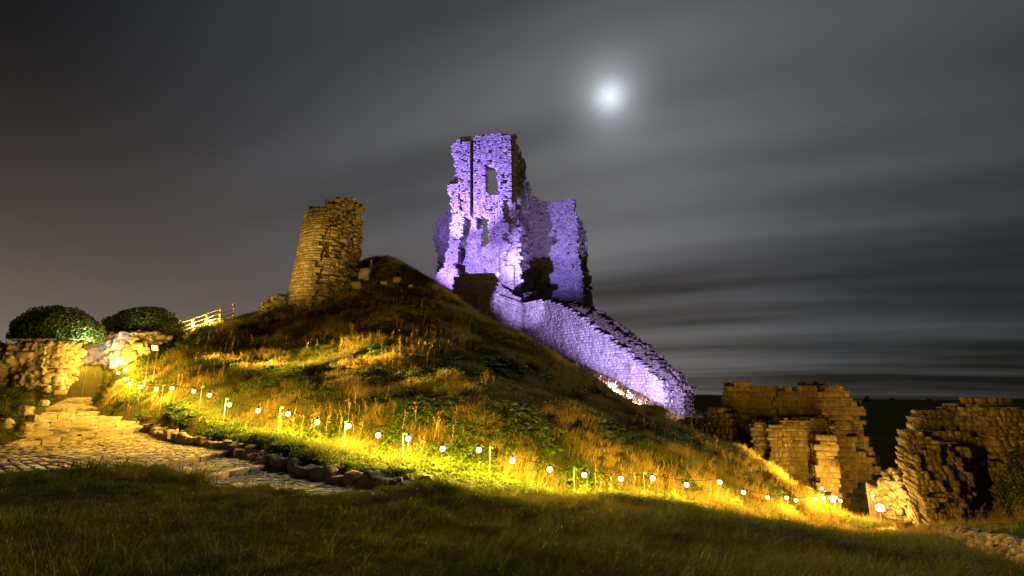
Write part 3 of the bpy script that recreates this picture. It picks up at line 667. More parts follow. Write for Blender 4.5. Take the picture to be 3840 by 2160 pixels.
masonry(gate, 'rear_wall', gate_hi, ((-3.0, 10.5), (2.6, 4.9), (-5, 7.8)), (0.28, 0.5, 0.195), GF.map, M_GATE, 110, 0, 72, rough=0.018, joint=0.006, mortar=M_MORT3, rv=(0.6, 1.8), wv=(0.5, 1.45))
g3 = poly_in(GF.poly([(3060,1640),(3092,1630),(3126,1632),(3140,1700),(3176,2040),(3086,2040)], -1.0))
masonry(gate, 'buttress', lambda s, d, t: g3(s + nz(s, t, 0, 2, 0.05, 5), t + nz(s, t, 0, 2, 0.1, 6)) & (d > -1.0) & (d < 0.3), ((2.6, 7.4), (-1.0, 0.3), (-4.5, 3.6)), (0.28, 0.5, 0.20), GF.map, M_GATE, 40, 0, 73, rough=0.018, joint=0.006, mortar=M_MORT3, rv=(0.6, 1.8), wv=(0.5, 1.45))
w0, w1 = P(2520, 1660, 33.0), P(2740, 1660, 30.3); LW = Frame(w0, (w1[0] - w0[0], w1[1] - w0[1]))
low = thing('low_wall', 'low broken wall joining the curtain wall end to the gatehouse ruin', 'wall', w0)
g4 = poly_in(LW.poly([(2520,1585),(2560,1566),(2640,1550),(2700,1540),(2716,1542),(2722,1556),(2744,1560),(2750,1800),(2520,1800)]))
masonry(low, 'wall_face', lambda s, d, t: g4(s + nz(s, t, 0, 1.5, 0.1, 7), t + nz(s, t, d, 1.5, 0.16, 8)) & (d > 0) & (d < 1.4), ((-0.3, 4.8), (0, 1.4), (-2.5, 2.2)), (0.28, 0.45, 0.19), LW.map, M_GATE, 60, 0, 74, rough=0.018, joint=0.006, mortar=M_MORT3, rv=(0.6, 1.8), wv=(0.5, 1.45))

# leaning gate tower on the right
TF = Frame(P(3425, 1850, 20.5), (1, -0.50), (-0.15, 0)); to = TF.o
gtow = thing('gate_tower', 'leaning ruined gate tower at the right edge with dark ivy', 'tower', to - np.array([0, 0, 2]))
h1 = poly_in(TF.poly([(3392,1652),(3398,1632),(3412,1618),(3470,1622),(3560,1612),(3640,1616),(3705,1640),(3730,1646),(3742,1700),(3790,1900),(3800,2140),(3460,2100),(3440,1810),(3412,1782),(3406,1740),(3392,1705)], 1.2))
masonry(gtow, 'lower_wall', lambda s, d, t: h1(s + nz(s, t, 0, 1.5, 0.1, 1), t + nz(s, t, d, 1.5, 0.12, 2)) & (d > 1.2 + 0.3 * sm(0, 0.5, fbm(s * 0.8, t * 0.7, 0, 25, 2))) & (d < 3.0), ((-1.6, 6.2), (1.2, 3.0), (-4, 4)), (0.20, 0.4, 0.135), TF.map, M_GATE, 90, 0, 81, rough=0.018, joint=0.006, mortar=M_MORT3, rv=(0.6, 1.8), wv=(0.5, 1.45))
h2 = poly_in(TF.poly([(3446,1600),(3449,1564),(3462,1548),(3490,1536),(3540,1540),(3588,1532),(3602,1518),(3664,1500),(3720,1506),(3761,1508),(3780,1700),(3460,1700)], 2.8))
masonry(gtow, 'upper_wall', lambda s, d, t: h2(s + nz(s, t, 0, 1.5, 0.1, 3), t + nz(s, t, d, 1.5, 0.12, 4)) & (d > 2.8 + np.where(s > TF.st(3590, 1600, 2.8)[0], -0.7, 0)) & (d < 4.4), ((-1.6, 6.2), (2.0, 4.4), (0, 5.5)), (0.22, 0.4, 0.145), TF.map, M_GATE, 60, 0, 82, rough=0.018, joint=0.006, mortar=M_MORT3, rv=(0.6, 1.8), wv=(0.5, 1.45))
h3 = poly_in(TF.poly([(3688,1528),(3716,1520),(3812,1524),(3818,1540),(3900,1545),(4100,1560),(4100,2300),(3860,2200),(3800,1900),(3730,1660)], 0.8))
masonry(gtow, 'flank_wall', lambda s, d, t: h3(s + nz(s, t, 0, 1.5, 0.04, 5), t + nz(s, t, d, 1.5, 0.10, 6)) & (d > 0.8) & (d < 3.6), ((1.5, 8.0), (0.8, 3.6), (-4.5, 5)), (0.23, 0.45, 0.15), TF.map, M_GATE, 70, 0, 83, rough=0.018, joint=0.006, mortar=M_MORT3, rv=(0.6, 1.8), wv=(0.5, 1.45))
h4 = poly_in(TF.poly([(3424,1742),(3440,1722),(3462,1712),(3480,1690),(3520,1668),(3610,1672),(3642,1680),(3650,1760),(3666,1820),(3664,1880),(3640,1910),(3680,2000),(3720,2120),(3516,2080)], 0.0))
sP = TF.st(3480, 1850)[0]
def pier(s, d, t):
    fr = np.where(s < sP, 0, 0.05 + 0.42 * np.clip(s - sP, 0, 5) ** 1.2) + 0.14 * fbm(s * 2, t * 2, 0, 27, 2) * (s > sP)
    return h4(s + nz(s, t, 0, 1.5, 0.08, 7), t + nz(s, t, d, 1.5, 0.1, 8)) & (d > fr) & (d < 2.4)
masonry(gtow, 'broken_pier', pier, ((-0.5, 4.5), (0, 2.4), (-4.5, 2.6)), (0.18, 0.28, 0.13), TF.map, M_GATE, 120, 0, 84, rough=0.018, joint=0.006, mortar=M_MORT3, rv=(0.6, 1.8), wv=(0.5, 1.45), srough=lambda s, d, t: np.where(s < sP, 0.5, 2.6))

# ---------------------------------------------------------------- rocks
def cube_sphere(n):
    v, f = [], []; g_ = np.linspace(-1, 1, n)
    for ax in range(3):
        for sg in (-1, 1):
            a, b = np.meshgrid(g_, g_); p = np.zeros((n, n, 3)); p[..., ax] = sg; p[..., (ax + 1) % 3] = a * sg; p[..., (ax + 2) % 3] = b
            k = sum(len(x) for x in v); v.append(p.reshape(-1, 3)); f.append(grid_faces(n, n) + k)
    v = np.concatenate(v); f = np.concatenate(f); key = np.round(v, 4); _, ui, inv = np.unique(key, axis=0, return_index=True, return_inverse=True)
    v = v[ui]; return v, inv.reshape(-1)[f]
CS = {}
def rock_mesh(half, seed, n=14, box=0.55, amp=0.22, fine=0.08, freq=1.1):
    if n not in CS: CS[n] = cube_sphere(n)
    v, f = CS[n]; sph = v / np.linalg.norm(v, axis=1)[:, None]; p = sph * (1 - box) + v * box * 0.82
    h = np.asarray(half, float); w = p * h
    q = w * freq / max(0.3, h.mean()) + seed * 7.3
    k = 1 + amp * fbm(q[:, 0], q[:, 1], q[:, 2], seed, 2) - amp * 0.8 * np.abs(vnoise(q[:, 0] * 1.7, q[:, 1] * 1.7, q[:, 2] * 1.7, seed + 3)) + fine * fbm(q[:, 0] * 5, q[:, 1] * 5, q[:, 2] * 5, seed + 9, 3)
    return mesh_np('rock', w * k[:, None], f, n < 20)
def studs(o, half, n, seed, mat, smin=0.06, smax=0.2):
    r_ = np.random.default_rng(seed); me = o.data; co = np.empty(len(me.vertices) * 3, np.float32); me.vertices.foreach_get('co', co); co = co.reshape(-1, 3).astype(float); L = np.array(o.location)
    i = r_.integers(0, len(co), n); c_ = co[i] * (1 - 0.02) + L; B = []
    for k in range(n):
        s_ = smin + (smax - smin) * r_.random() ** 2; R_ = np.array(Matrix.Rotation(r_.uniform(0, 6.28), 3, 'Z') @ Matrix.Rotation(r_.normal(0, 0.5), 3, 'X')); B.append(R_ @ np.diag([s_ * r_.uniform(0.9, 1.7), s_ * r_.uniform(0.7, 1.1), s_ * r_.uniform(0.5, 0.9)]))
    lay(o, c_, np.array(B), 1, mat, 150, 'stone', 'small_stones', seed)
def rock(label, u, v, D, half, seed, n=14, mat=None, cat='rock', name='rock', group=None, rz=0.0, **kw):
    o = obj(name, rock_mesh(half, seed, n, **kw), mat or M_ROCK, None, P(u, v, D)); o.rotation_euler = (0, 0, rz); return tag(o, label, cat, group)
studs(rock('massive weathered masonry block beneath the left ivy mound', 118, 1368, 24.3, (1.95, 1.3, 1.30), 3, 56, name='masonry_block', cat='ruin', amp=0.20, fine=0.10, freq=1.6, box=0.7), None, 420, 183, M_TOWER)
studs(rock('long weathered masonry block beneath the right ivy mound', 490, 1312, 28.3, (2.15, 1.2, 1.15), 4, 56, name='masonry_block', cat='ruin', amp=0.24, fine=0.10, freq=1.6, box=0.55), None, 420, 182, M_TOWER)
studs(rock('pale rubble wall lit white in the gap between the two ivy mounds', 320, 1292, 32.5, (1.5, 0.7, 1.3), 5, 44, name='masonry_block', cat='ruin', amp=0.22, fine=0.16, freq=1.6, box=0.6), None, 420, 187, M_TOWER)
studs(rock('low rubble bank at the left foot of the round tower', 1040, 1146, 33.4, (0.95, 0.8, 0.62), 6, 30, name='rubble_bank', cat='ruin', amp=0.3, fine=0.12), None, 420, 155, M_TOWER)
studs(rock('rounded rubble boulder glowing amber beyond the gate passage', 3396, 1862, 25.6, (1.05, 0.9, 1.15), 7, 40, name='boulder', amp=0.2, fine=0.14, box=0.25, mat=M_GATE), None, 420, 170, M_TOWER)
rock('pale fallen block beside the gate path', 3442, 1935, 23.2, (0.36, 0.3, 0.16), 8, 10, name='boulder', mat=M_GATE)
rock('squared stone lying at the foot of the leaning pier', 3402, 1972, 22.0, (0.30, 0.25, 0.17), 9, 8, box=0.9, amp=0.08, mat=M_GATE)
rock('dark bushy rubble lump at the lower end of the curtain wall', 2430, 1548, 33.5, (1.2, 0.8, 0.55), 10, 24, name='rubble_bank', cat='ruin', mat=M_GATE)
for (lab, u, v, D, h, sd) in [('pale flat rock below the left masonry block, nearest the steps', 222, 1454, 23.4, (0.30, 0.22, 0.13), 11), ('pointed pale rock just left of the flat one below the masonry block', 176, 1458, 23.2, (0.22, 0.2, 0.16), 12),
    ('rock at the left end of the top kerb of the steps', 158, 1512, 21.8, (0.22, 0.2, 0.14), 13), ('large rock beside the second step on its left', 84, 1546, 19.0, (0.36, 0.28, 0.24), 14), ('thin slab of rock beside the third step on its left', 122, 1566, 18.8, (0.26, 0.2, 0.13), 15),
    ('rock at the left picture edge beside the lower steps', 12, 1588, 17.0, (0.30, 0.25, 0.2), 16), ('broad slab at the left end of the lowest step', 92, 1602, 16.4, (0.24, 0.2, 0.17), 17),
    ('flat stone at the lawn edge where the cobbles begin', 590, 1752, 10.2, (0.17, 0.12, 0.06), 18),
    ('pale rock on the slope right of the round tower, uppermost of three', 1487, 1048, 33.6, (0.34, 0.28, 0.2), 19), ('rock on the slope right of the round tower, left of three', 1440, 1060, 32.8, (0.3, 0.25, 0.15), 20),
    ('small rock on the slope right of the round tower, right of three', 1542, 1072, 33.0, (0.16, 0.15, 0.13), 21),
    ('rubble stone leaning on the right foot of the round tower', 1368, 1030, 34.0, (0.42, 0.4, 0.5), 22), ('small rubble stone below the right foot of the round tower', 1340, 1070, 33.2, (0.4, 0.35, 0.3), 23),
    ('pale stone half buried in the grass below the middle lights', 1600, 1795, 12.6, (0.16, 0.12, 0.10), 24), ('broken pale rock patch halfway up the grassy slope', 1560, 1335, 24.0, (0.55, 0.4, 0.12), 25)]:
    rock(lab, u, v, D, h, sd, 12)
# stone edging along the far side of the path
edg = thing('stone_edging', 'row of half buried rough stones edging the far side of the cobbled path', 'stone edging', KW[6][1])
er_ = np.random.default_rng(77); st_pts = [KW[5][1]] + [P(640, 1658, 15.9), KW[6][1], KW[7][1], P(1270, 1818, 10.5), P(1420, 1838, 10.1), P(1560, 1852, 10.0)]
ME_R = []
for i in range(10):
    me = rock_mesh((1, 1, 1), 40 + i, 8, box=0.75, amp=0.2, fine=0.06, freq=0.9); me.materials.append(M_ROCK); ME_R.append(me)
for a, b in zip(st_pts[:-1], st_pts[1:]):
    L = np.linalg.norm(b - a); s = 0
    while s < L:
        w = er_.uniform(0.28, 0.62); p = a + (b - a) * min(1, (s + w / 2) / L); hgt = er_.uniform(0.12, 0.24)
        o = bpy.data.objects.new('stone', ME_R[int(er_.integers(0, 10))]); COL.objects.link(o); dd = (b - a) / L; az = math.atan2(dd[1], dd[0])
        nrm = np.array([-dd[1], dd[0], 0]); nrm = nrm if nrm[1] > 0 else -nrm
        p = p + nrm * (0.14 + er_.uniform(-0.05, 0.12)); p[2] += hgt * 0.35 - 0.03
        put(o, edg, Matrix.Translation(p) @ Matrix.Rotation(az + er_.normal(0, 0.15), 4, 'Z') @ Matrix.Rotation(er_.normal(0, 0.25), 4, 'Y') @ Matrix.Diagonal((w / 2, er_.uniform(0.16, 0.28), hgt, 1)))
        s += w * 0.96
# rubble footing sloping down into the right corner
rub = thing('rubble_footing', 'sloping bank of loose rubble in the lower right corner', 'rubble', P(3700, 2090, 11.5))
rr = np.random.default_rng(91); cs_, bs_ = [], []
la, lb = P(3545, 2040, 15.5), P(4000, 2230, 8.0)
for _ in range(900):
    k = rr.uniform(0, 1); p = la + (lb - la) * k; off = rr.uniform(-0.3, 1.0); p = p + np.array([0.75, 0.55, 0]) * off * 1.6
    hz_ = ground(p[0], p[1]) + 0.30 * (1 - abs(off - 0.35)) + rr.uniform(-0.08, 0.05); sz = rr.uniform(0.05, 0.13); a = rr.uniform(0, 6.28)
    R_ = Matrix.Rotation(a, 3, 'Z') @ Matrix.Rotation(rr.normal(0, 0.4), 3, 'X'); cs_.append((p[0], p[1], hz_)); bs_.append(np.array(R_) @ np.diag([sz * rr.uniform(1, 1.7), sz, sz * rr.uniform(0.5, 0.9)]))
lay(rub, np.array(cs_), np.array(bs_), 1, M_GATE, 300, 'stone', 'small_rubble', 92)
# ---------------------------------------------------------------- festoon lights along the path
def lit_glass(name, c, s):
    m, n, l = new_mat(name); e = N(n, 'ShaderNodeEmission', ins={'Color': (*c, 1), 'Strength': s}); t = n.new('ShaderNodeBsdfTransparent'); a = n.new('ShaderNodeAddShader')
    o = n.new('ShaderNodeOutputMaterial'); l.new(e.outputs[0], a.inputs[0]); l.new(t.outputs[0], a.inputs[1]); l.new(a.outputs[0], o.inputs[0]); m.cycles.emission_sampling = 'NONE'; return m
M_BULB = lit_glass('bulb_glass', (1.0, 0.82, 0.52), 3.0)
M_FAIRY = lit_glass('fairy_glass', (1.0, 0.78, 0.42), 4.5)
WARM = (1.0, 0.56, 0.07)
def globe(r, n=7):
    v, f = cube_sphere(n); v = v / np.linalg.norm(v, axis=1)[:, None]; return mesh_np('bulb', v * r, f, True)
ME_BULB = globe(0.068); ME_BULB.materials.append(M_BULB)
_s = MB(); _s.tube([(0, 0, 0.058), (0, 0, 0.105), (0, 0, 0.125)], 0.026, 8, 0.020); ME_SOCK = mesh_np('socket', _s.v, _s.f); ME_SOCK.materials.append(M_CABLE)
LAMP = {}
def lamp_data(e, col, r):
    k = (e, col, r)
    if k not in LAMP:
        l = bpy.data.lights.new('bulb_light', 'POINT'); l.energy = e; l.color = col; l.shadow_soft_size = r; LAMP[k] = l
    return LAMP[k]
def festoon(label, pts, energy, sag=0.05, ends=(), skip=1):
    W = [P(*b) for b in pts]; root = thing('festoon_string', label, 'string lights', W[len(W) // 2], 'strings of festoon bulbs')
    top = [w + np.array([0, 0, 0.135]) for w in ([P(*e) for e in ends[:1]] + W + [P(*e) for e in ends[1:]])]; line = []
    for a, b in zip(top[:-1], top[1:]):
        for k in range(4):
            t = k / 4; p = a + (b - a) * t; p = p - np.array([0, 0, sag * 4 * t * (1 - t)]); line.append(p)
    line.append(top[-1]); c = MB(); c.tube(line, 0.007, 5); c.build('cable', M_CABLE, root)
    for i, w in enumerate(W):
        b = obj('bulb', ME_BULB, None, root, w); obj('socket', ME_SOCK, None, b, w)
        e = energy[i] if isinstance(energy, (list, tuple)) else energy
        if i % skip == 0:
            l = bpy.data.objects.new('bulb_light', lamp_data(e * skip, WARM, 0.04)); COL.objects.link(l); l.parent = b
    return root
festoon('long string of glowing bulbs following the path from the left rocks to the gatehouse', BULBS, [430] * 30 + [280] * (len(BULBS) - 30))
festoon('short string of four bulbs against the sky beside the rail fence', [(645,1230,30.2),(725,1215,31.0),(788,1203,31.6),(850,1207,32.2)], [220, 280, 380, 600], ends=((600,1250,29.6),(905,1200,33)))
festoon('tangled cluster of bulbs at the foot of the gatehouse buttress', [(3082,1830,25.2),(3094,1846,25.0),(3088,1868,24.6),(3106,1864,24.6),(3120,1876,24.3),(3134,1866,24.2),(3152,1878,24.0)], 90, ends=((3058,1868,23.2),(3165,1890,23.8)), skip=2)
M_ROD = plain_mat('stake_fibreglass', (0.30, 0.29, 0.26), 0.5)
ORD = ['nearest the rocks', 'second from the rocks', 'third from the rocks', 'fourth from the rocks', 'fifth from the rocks', 'sixth from the rocks', 'seventh from the rocks', 'eighth from the rocks', 'ninth from the rocks', 'tenth from the rocks', 'eleventh from the rocks', 'twelfth from the rocks', 'nearest the gatehouse']
for i, (u, v, D) in enumerate([(330,1352,30.0),(412,1352,28.2),(492,1426,22.9),(612,1448,20.2),(757,1452,18.3),(847,1498,17.1),(1052,1531,15.5),(1296,1585,14.3),(1512,1630,13.6),(1838,1682,13.3),(2152,1762,13.8),(2414,1778,14.8),(2930,1848,20.4)]):
    t = P(u, v, D); gz = float(ground(t[0], t[1])); s = thing('light_stake', 'thin white stake with a green hook carrying the festoon cable, ' + ORD[i], 'stake', (t[0], t[1], gz), 'stakes holding up the festoon string')
    m = MB(); m.tube([(t[0], t[1], gz - 0.1), t], 0.0065, 6); m.build('rod', M_ROD, s)
    m = MB(); m.tube([t + np.array([-0.01, 0, -0.03]), t + np.array([0, 0, 0.02]), t + np.array([0.03, 0, 0.045]), t + np.array([0.065, 0, 0.03]), t + np.array([0.07, 0, -0.005])], 0.017, 6); m.build('hook', M_GREEN, s)

# ---------------------------------------------------------------- floodlights
def flood(label, pos, aim, col, energy, angle=100, blend=0.6, glow=6.0, stand=0.22, extra=()):
    pos = np.asarray(pos, float); d = np.asarray(aim, float) - pos; d /= np.linalg.norm(d); q = Vector(d).to_track_quat('-Z', 'Y'); Rm = np.array(q.to_matrix())
    root = thing('floodlight', label, 'floodlight', pos - np.array([0, 0, stand]))
    h = MB(); h.box(pos, (0.19, 0.14, 0.045), Rm); h.box(pos + Rm @ np.array([0, 0, 0.075]), (0.13, 0.09, 0.03), Rm); h.build('housing', M_BLACK, root)
    h = MB(); h.box(pos + Rm @ np.array([0, 0, -0.050]), (0.165, 0.115, 0.004), Rm); h.build('lens', glow_mat('flood_lens', col, glow), root)
    h = MB(); sx = Rm @ np.array([0.21, 0, 0])
    for sg in (-1, 1): h.tube([pos + sg * sx, pos + sg * sx - np.array([0, 0, stand])], 0.014, 6)
    h.tube([pos - sx - np.array([0, 0, stand]), pos + sx - np.array([0, 0, stand])], 0.014, 6); h.build('bracket', M_STEEL, root)
    for k, (a2, e2, an) in enumerate([(aim, energy, angle)] + list(extra)):
        dd = np.asarray(a2, float) - pos; dd /= np.linalg.norm(dd)
        l = bpy.data.lights.new('flood_beam', 'SPOT'); l.energy = e2; l.color = col; l.spot_size = math.radians(an); l.spot_blend = blend; l.shadow_soft_size = 0.10
        lo = bpy.data.objects.new('flood_beam', l); COL.objects.link(lo); lo.parent = root; lo.location = Vector(pos + Rm @ np.array([0, 0, -0.10]) - (pos - np.array([0, 0, stand]))); lo.rotation_euler = Vector(dd).to_track_quat('-Z', 'Y').to_euler()
    return root
VIOLET = (0.33, 0.20, 1.0)
def on_ground(u, v, D, up=0.25):
    p = P(u, v, D); p[2] = float(ground(p[0], p[1])) + up; return p
flood('black floodlight hidden on the grass left of the keep', on_ground(1575, 1090, 55.0, 0.35), KF.map(np.array(4.5), np.array(0.), np.array(8.0)), VIOLET, 20000, 90, 0.5, extra=((KF.map(np.array(3.5), np.array(0.), np.array(16.5)), 80000, 42),))
flood('black floodlight standing on the forebuilding terrace in front of the keep', FB.map(np.array(0.9), np.array(2.3), np.array(FB.st(1800, 1024)[1] + 0.30)), KF.map(np.array(-6.0), np.array(11.), np.array(9.5)), (0.30, 0.22, 1.0), 34000, 50, 1.0)
F2P = on_ground(2362, 1512, 33.0, 0.28)
def az(deg, el=8.0): return F2P + 20 * np.array([math.sin(math.radians(deg)), math.cos(math.radians(deg)), math.tan(math.radians(el))])
flood('floodlight glaring white in the plants below the curtain wall', F2P, az(14, 12), (0.48, 0.34, 1.0), 42000, 76, 0.3, glow=10, extra=((az(-20.5, 25), 90000, 17),))
flood('white floodlight in the gap between the two ivy mounds', P(326, 1298, 25.2), P(296, 1222, 26.6), (0.86, 0.93, 1.0), 520, 140, 0.3)
AMBER = (1.0, 0.57, 0.09)
B0 = on_ground(560, 1420, 23.4, 1.8)
flood('amber floodlight on the slope among the bulbs by the right masonry block', B0, B0 + np.array([1.0, -0.16, 0.29]), AMBER, 270000, 60, 1.0, stand=1.8, extra=((P(1180, 950, 33.5), 9000, 26),))
C0 = P(3108, 1856, 24.4)
flood('amber floodlight in the bulb cluster at the foot of the gatehouse', C0, P(3200, 1600, 27.0), AMBER, 400, 150, 0.5, stand=0.5, extra=((C0 + np.array([-1.0, 0.05, 0.78]), 22000, 64),))

# ---------------------------------------------------------------- things at the gate passage
lan = P(3300, 1905, 24.0); gz = float(ground(lan[0], lan[1]))
ln = thing('gate_lantern', 'single large orange lantern globe on a post in the gate passage', 'lantern', (lan[0], lan[1], gz))
m = MB(); m.tube([(lan[0], lan[1], gz - 0.1), lan - np.array([0, 0, 0.15])], 0.04, 8); m.build('post', M_WOOD, ln)
m = MB(); m.tube([lan - np.array([0, 0, 0.16]), lan - np.array([0, 0, 0.11])], 0.09, 10, 0.11); m.build('collar', M_BLACK, ln)
b = obj('globe', globe(0.17, 9), lit_glass('lantern_glass', (1.0, 0.74, 0.38), 3.0), ln, lan)
l = bpy.data.objects.new('lantern_light', lamp_data(900, (1.0, 0.52, 0.10), 0.08)); COL.objects.link(l); l.parent = b
pal = thing('paling_fence', 'pointed wooden paling fence standing behind the gate lantern', 'fence', P(3262, 1960, 27.5))
for k in range(5):
    a = P(3250 + k * 9, 1818 + 4 * k, 27.5 + 0.10 * k); gz = float(ground(a[0], a[1])); m = MB(); bw = 0.05
    m.box((a[0], a[1], (a[2] + gz) / 2 - 0.1), (bw, 0.012, (a[2] - gz) / 2 + 0.1)); i0 = len(m.v)
    m.v += [(a[0] - bw, a[1] - 0.012, a[2]), (a[0] + bw, a[1] - 0.012, a[2]), (a[0], a[1] - 0.012, a[2] + 0.14), (a[0] - bw, a[1] + 0.012, a[2]), (a[0] + bw, a[1] + 0.012, a[2]), (a[0], a[1] + 0.012, a[2] + 0.14)]
    m.f += [tuple(i0 + q for q in f) for f in ((0,1,2),(3,5,4),(0,2,5,3),(1,4,5,2))]; m.build('pale', M_WOOD, pal)
m = MB(); a, b = P(3248, 1850, 27.53), P(3290, 1858, 27.95); m.tube([a, b], 0.03, 6); m.build('rail', M_WOOD, pal)
fl = thing('fairy_lights', 'dense bundle of tiny fairy lights hanging on the paling fence', 'string lights', P(3286, 1862, 26.9)); ME_F = globe(0.030, 4); ME_F.materials.append(M_FAIRY); q_ = np.random.default_rng(3); cl = []
for k in range(34):
    t = q_.uniform(0, 1); w = P(3272 + 24 * t * 0.6 + q_.uniform(-9, 12), 1846 + 36 * t, 26.9 + q_.uniform(-.05, .05)); obj('bulb', ME_F, None, fl, w); cl.append(w)
cl.sort(key=lambda w: -w[2]); m = MB(); m.tube(cl, 0.006, 4); m.build('wire', M_BLACK, fl)
l = bpy.data.objects.new('fairy_glow', lamp_data(90, WARM, 0.12)); COL.objects.link(l); l.parent = fl; l.location = (0, -0.25, 0)
sg = thing('sign_board', 'small white sign board above the row of four little lamps', 'sign', P(3300, 1960, 27.2)); a = P(3300, 1831, 27.2)
m = MB(); m.box(a, (0.12, 0.012, 0.07)); m.build('panel', M_WHITE, sg); m = MB(); m.tube([a + np.array([0, 0.03, -0.05]), (a[0], a[1] + 0.03, float(ground(a[0], a[1])) - 0.1)], 0.022, 6); m.build('post', M_WOOD, sg)
lb_ = thing('lamp_row', 'row of four little round lamps under the white sign board', 'lamp', P(3305, 1842, 27.1)); cl = [P(3293 + 8 * k, 1841 + (k % 2), 27.1) for k in range(4)]
for w in cl: obj('bulb', ME_F, None, lb_, w)
m = MB(); m.tube([w + np.array([0, 0, 0.035]) for w in cl], 0.007, 4); m.build('wire', M_BLACK, lb_)

# ---------------------------------------------------------------- fences and railings
fe = thing('rail_fence', 'pale wooden post and rail fence on the ridge beside the four bulbs', 'fence', P(720, 1250, 31.2)); fp = [(598,1250,29.8),(658,1240,30.5),(722,1226,31.1),(770,1216,31.6),(822,1212,32.0),(872,1202,32.8)]; tops = []
for (u, v, D) in fp:
    p = P(u, v, D); g0 = float(ground(p[0], p[1])); p[2] = max(g0 + 0.85, p[2]); tops.append(p + np.array([0, 0, 0.05])); m = MB(); m.box((p[0], p[1], (p[2] + g0) / 2 + 0.0), (0.05, 0.05, (p[2] - g0) / 2 + 0.15), np.array(Matrix.Rotation(0.1 * math.sin(u), 3, 'Y'))); m.build('post', M_WOOD, fe)
for k in range(3):
    for a, b in zip(tops[:-1], tops[1:]):
        m = MB(); o_ = np.array([0, -0.07, -0.08 - 0.27 * k]); m.tube([a + o_, b + o_], 0.032, 6); m.build('rail', M_WOOD, fe)
def railing(label, posts, D, h, mat):
    ps = [P(u, v, D) for u, v in posts]; root = thing('railing', label, 'railing', ps[0])
    for p in ps: m = MB(); m.tube([p, p + np.array([0, 0, h])], 0.03, 6); m.build('post', mat, root)
    for k in (1.0, 0.66, 0.33): m = MB(); m.tube([p + np.array([0, 0, h * k]) for p in ps], 0.022, 6); m.build('rail', mat, root)
railing('thin metal railing across the arched doorway of the keep', [(1966,1131),(1990,1129),(2014,1127),(2040,1126)], 55.6, 0.95, M_STEEL)
railing('steep metal stair railing on the violet side of the forebuilding', [(1866,1052),(1880,1064),(1896,1075)], 53.2, 0.9, M_STEEL)
wp = P(1391, 1012, 35.0); g0 = float(ground(wp[0], wp[1])); m = MB(); t_ = P(1393, 982, 35.0); m.box((wp[0], wp[1], (t_[2] + g0) / 2), (0.055, 0.055, max(0.3, (t_[2] - g0) / 2 + 0.15))); i0 = len(m.v)
o = m.build('wooden_post', M_WOOD); tag(o, 'lone short wooden post in the grass right of the round tower', 'post')
gp = [(3180,1985,26.5),(3330,1962,26.8),(3470,1985,23.5),(3535,2035,20.0),(3400,2050,19.5),(3240,2030,21.5)]; vs = []
for a in gp: p = P(*a); vs.append(p)
fan = []; cen = np.mean(vs, 0); n_ = len(vs)
for ring in np.linspace(0, 1, 7):
    for p in vs: q = cen + (p - cen) * ring; fan.append((q[0], q[1], float(ground(q[0], q[1])) + 0.035))
fcs = [(r_ * n_ + i, r_ * n_ + (i + 1) % n_, (r_ + 1) * n_ + (i + 1) % n_, (r_ + 1) * n_ + i) for r_ in range(6) for i in range(n_)]
tag(obj('gate_path', mesh_np('gate_path', fan, fcs), M_COBBLE), kind='structure')

# ---------------------------------------------------------------- moon, horizon
o = obj('moon', globe(3000 * math.tan(math.radians(0.285)), 14), glow_mat('moon_disc', (1, 1, 1), 3.0), None, np.array([0, 0, EYE]) + MOON * 3000); tag(o, 'small bright full moon shining through thin cloud', 'moon')
def leaves(cen, rad, n, size, seed, shell=0.35, up=None):
    r_ = np.random.default_rng(seed); d = r_.normal(size=(n, 3)); d /= np.linalg.norm(d, axis=1)[:, None]; k = 1 - shell * r_.random(n) ** 2
    p = np.asarray(cen) + d * k[:, None] * np.asarray(rad) * (1 + 0.09 * fbm(d[:, 0] * 2.6, d[:, 1] * 2.6, d[:, 2] * 2.6, seed, 4))[:, None]
    nr = d + r_.normal(0, 0.55, (n, 3)); nr /= np.linalg.norm(nr, axis=1)[:, None]; a = np.cross(nr, r_.normal(size=(n, 3))); a /= np.linalg.norm(a, axis=1)[:, None]; b = np.cross(nr, a)
    s = size * r_.uniform(0.6, 1.35, n)[:, None]; q = np.stack([p - a * s, p + b * s * 0.6 + nr * s * 0.15, p + a * s, p - b * s * 0.6 + nr * s * 0.15], 1)
    keep_ = np.ones(n, bool) if up is None else (p[:, 2] > up)
    q = q[keep_]; m_ = len(q); return q.reshape(-1, 3), np.arange(m_ * 4).reshape(-1, 4), np.repeat(r_.random(m_), 4)
M_IVY = leaf_mat('ivy_leaf', [(0.025, 0.05, 0.008), (0.08, 0.13, 0.02), (0.13, 0.19, 0.03), (0.20, 0.19, 0.06)], 0.15, 0.6, 0.12, amp=1.6)
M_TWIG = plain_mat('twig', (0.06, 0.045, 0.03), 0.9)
def mound(label, u, v, D, rad, seed, n):
    c = P(u, v, D); root = thing('ivy_mound', label, 'shrub', c, 'ivy covered mounds')
    vv, f, rn = leaves(c, rad, n, 0.058, seed, 0.24, c[2] - 0.25); o_ = obj('foliage', mesh_np('foliage', vv, f, attrs={'rnd': rn}), M_IVY, root)
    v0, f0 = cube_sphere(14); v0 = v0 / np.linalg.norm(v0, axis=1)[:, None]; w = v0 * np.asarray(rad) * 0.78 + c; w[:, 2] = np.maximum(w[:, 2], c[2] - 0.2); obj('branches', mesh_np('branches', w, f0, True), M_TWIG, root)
mound('domed ivy mound on the left masonry block, its right side lit bright green', 210, 1262, 26.0, (2.10, 1.5, 1.52), 5, 24000)
mound('domed ivy mound on the right masonry block beside the rail fence', 540, 1243, 29.8, (2.30, 1.5, 1.42), 6, 24000)
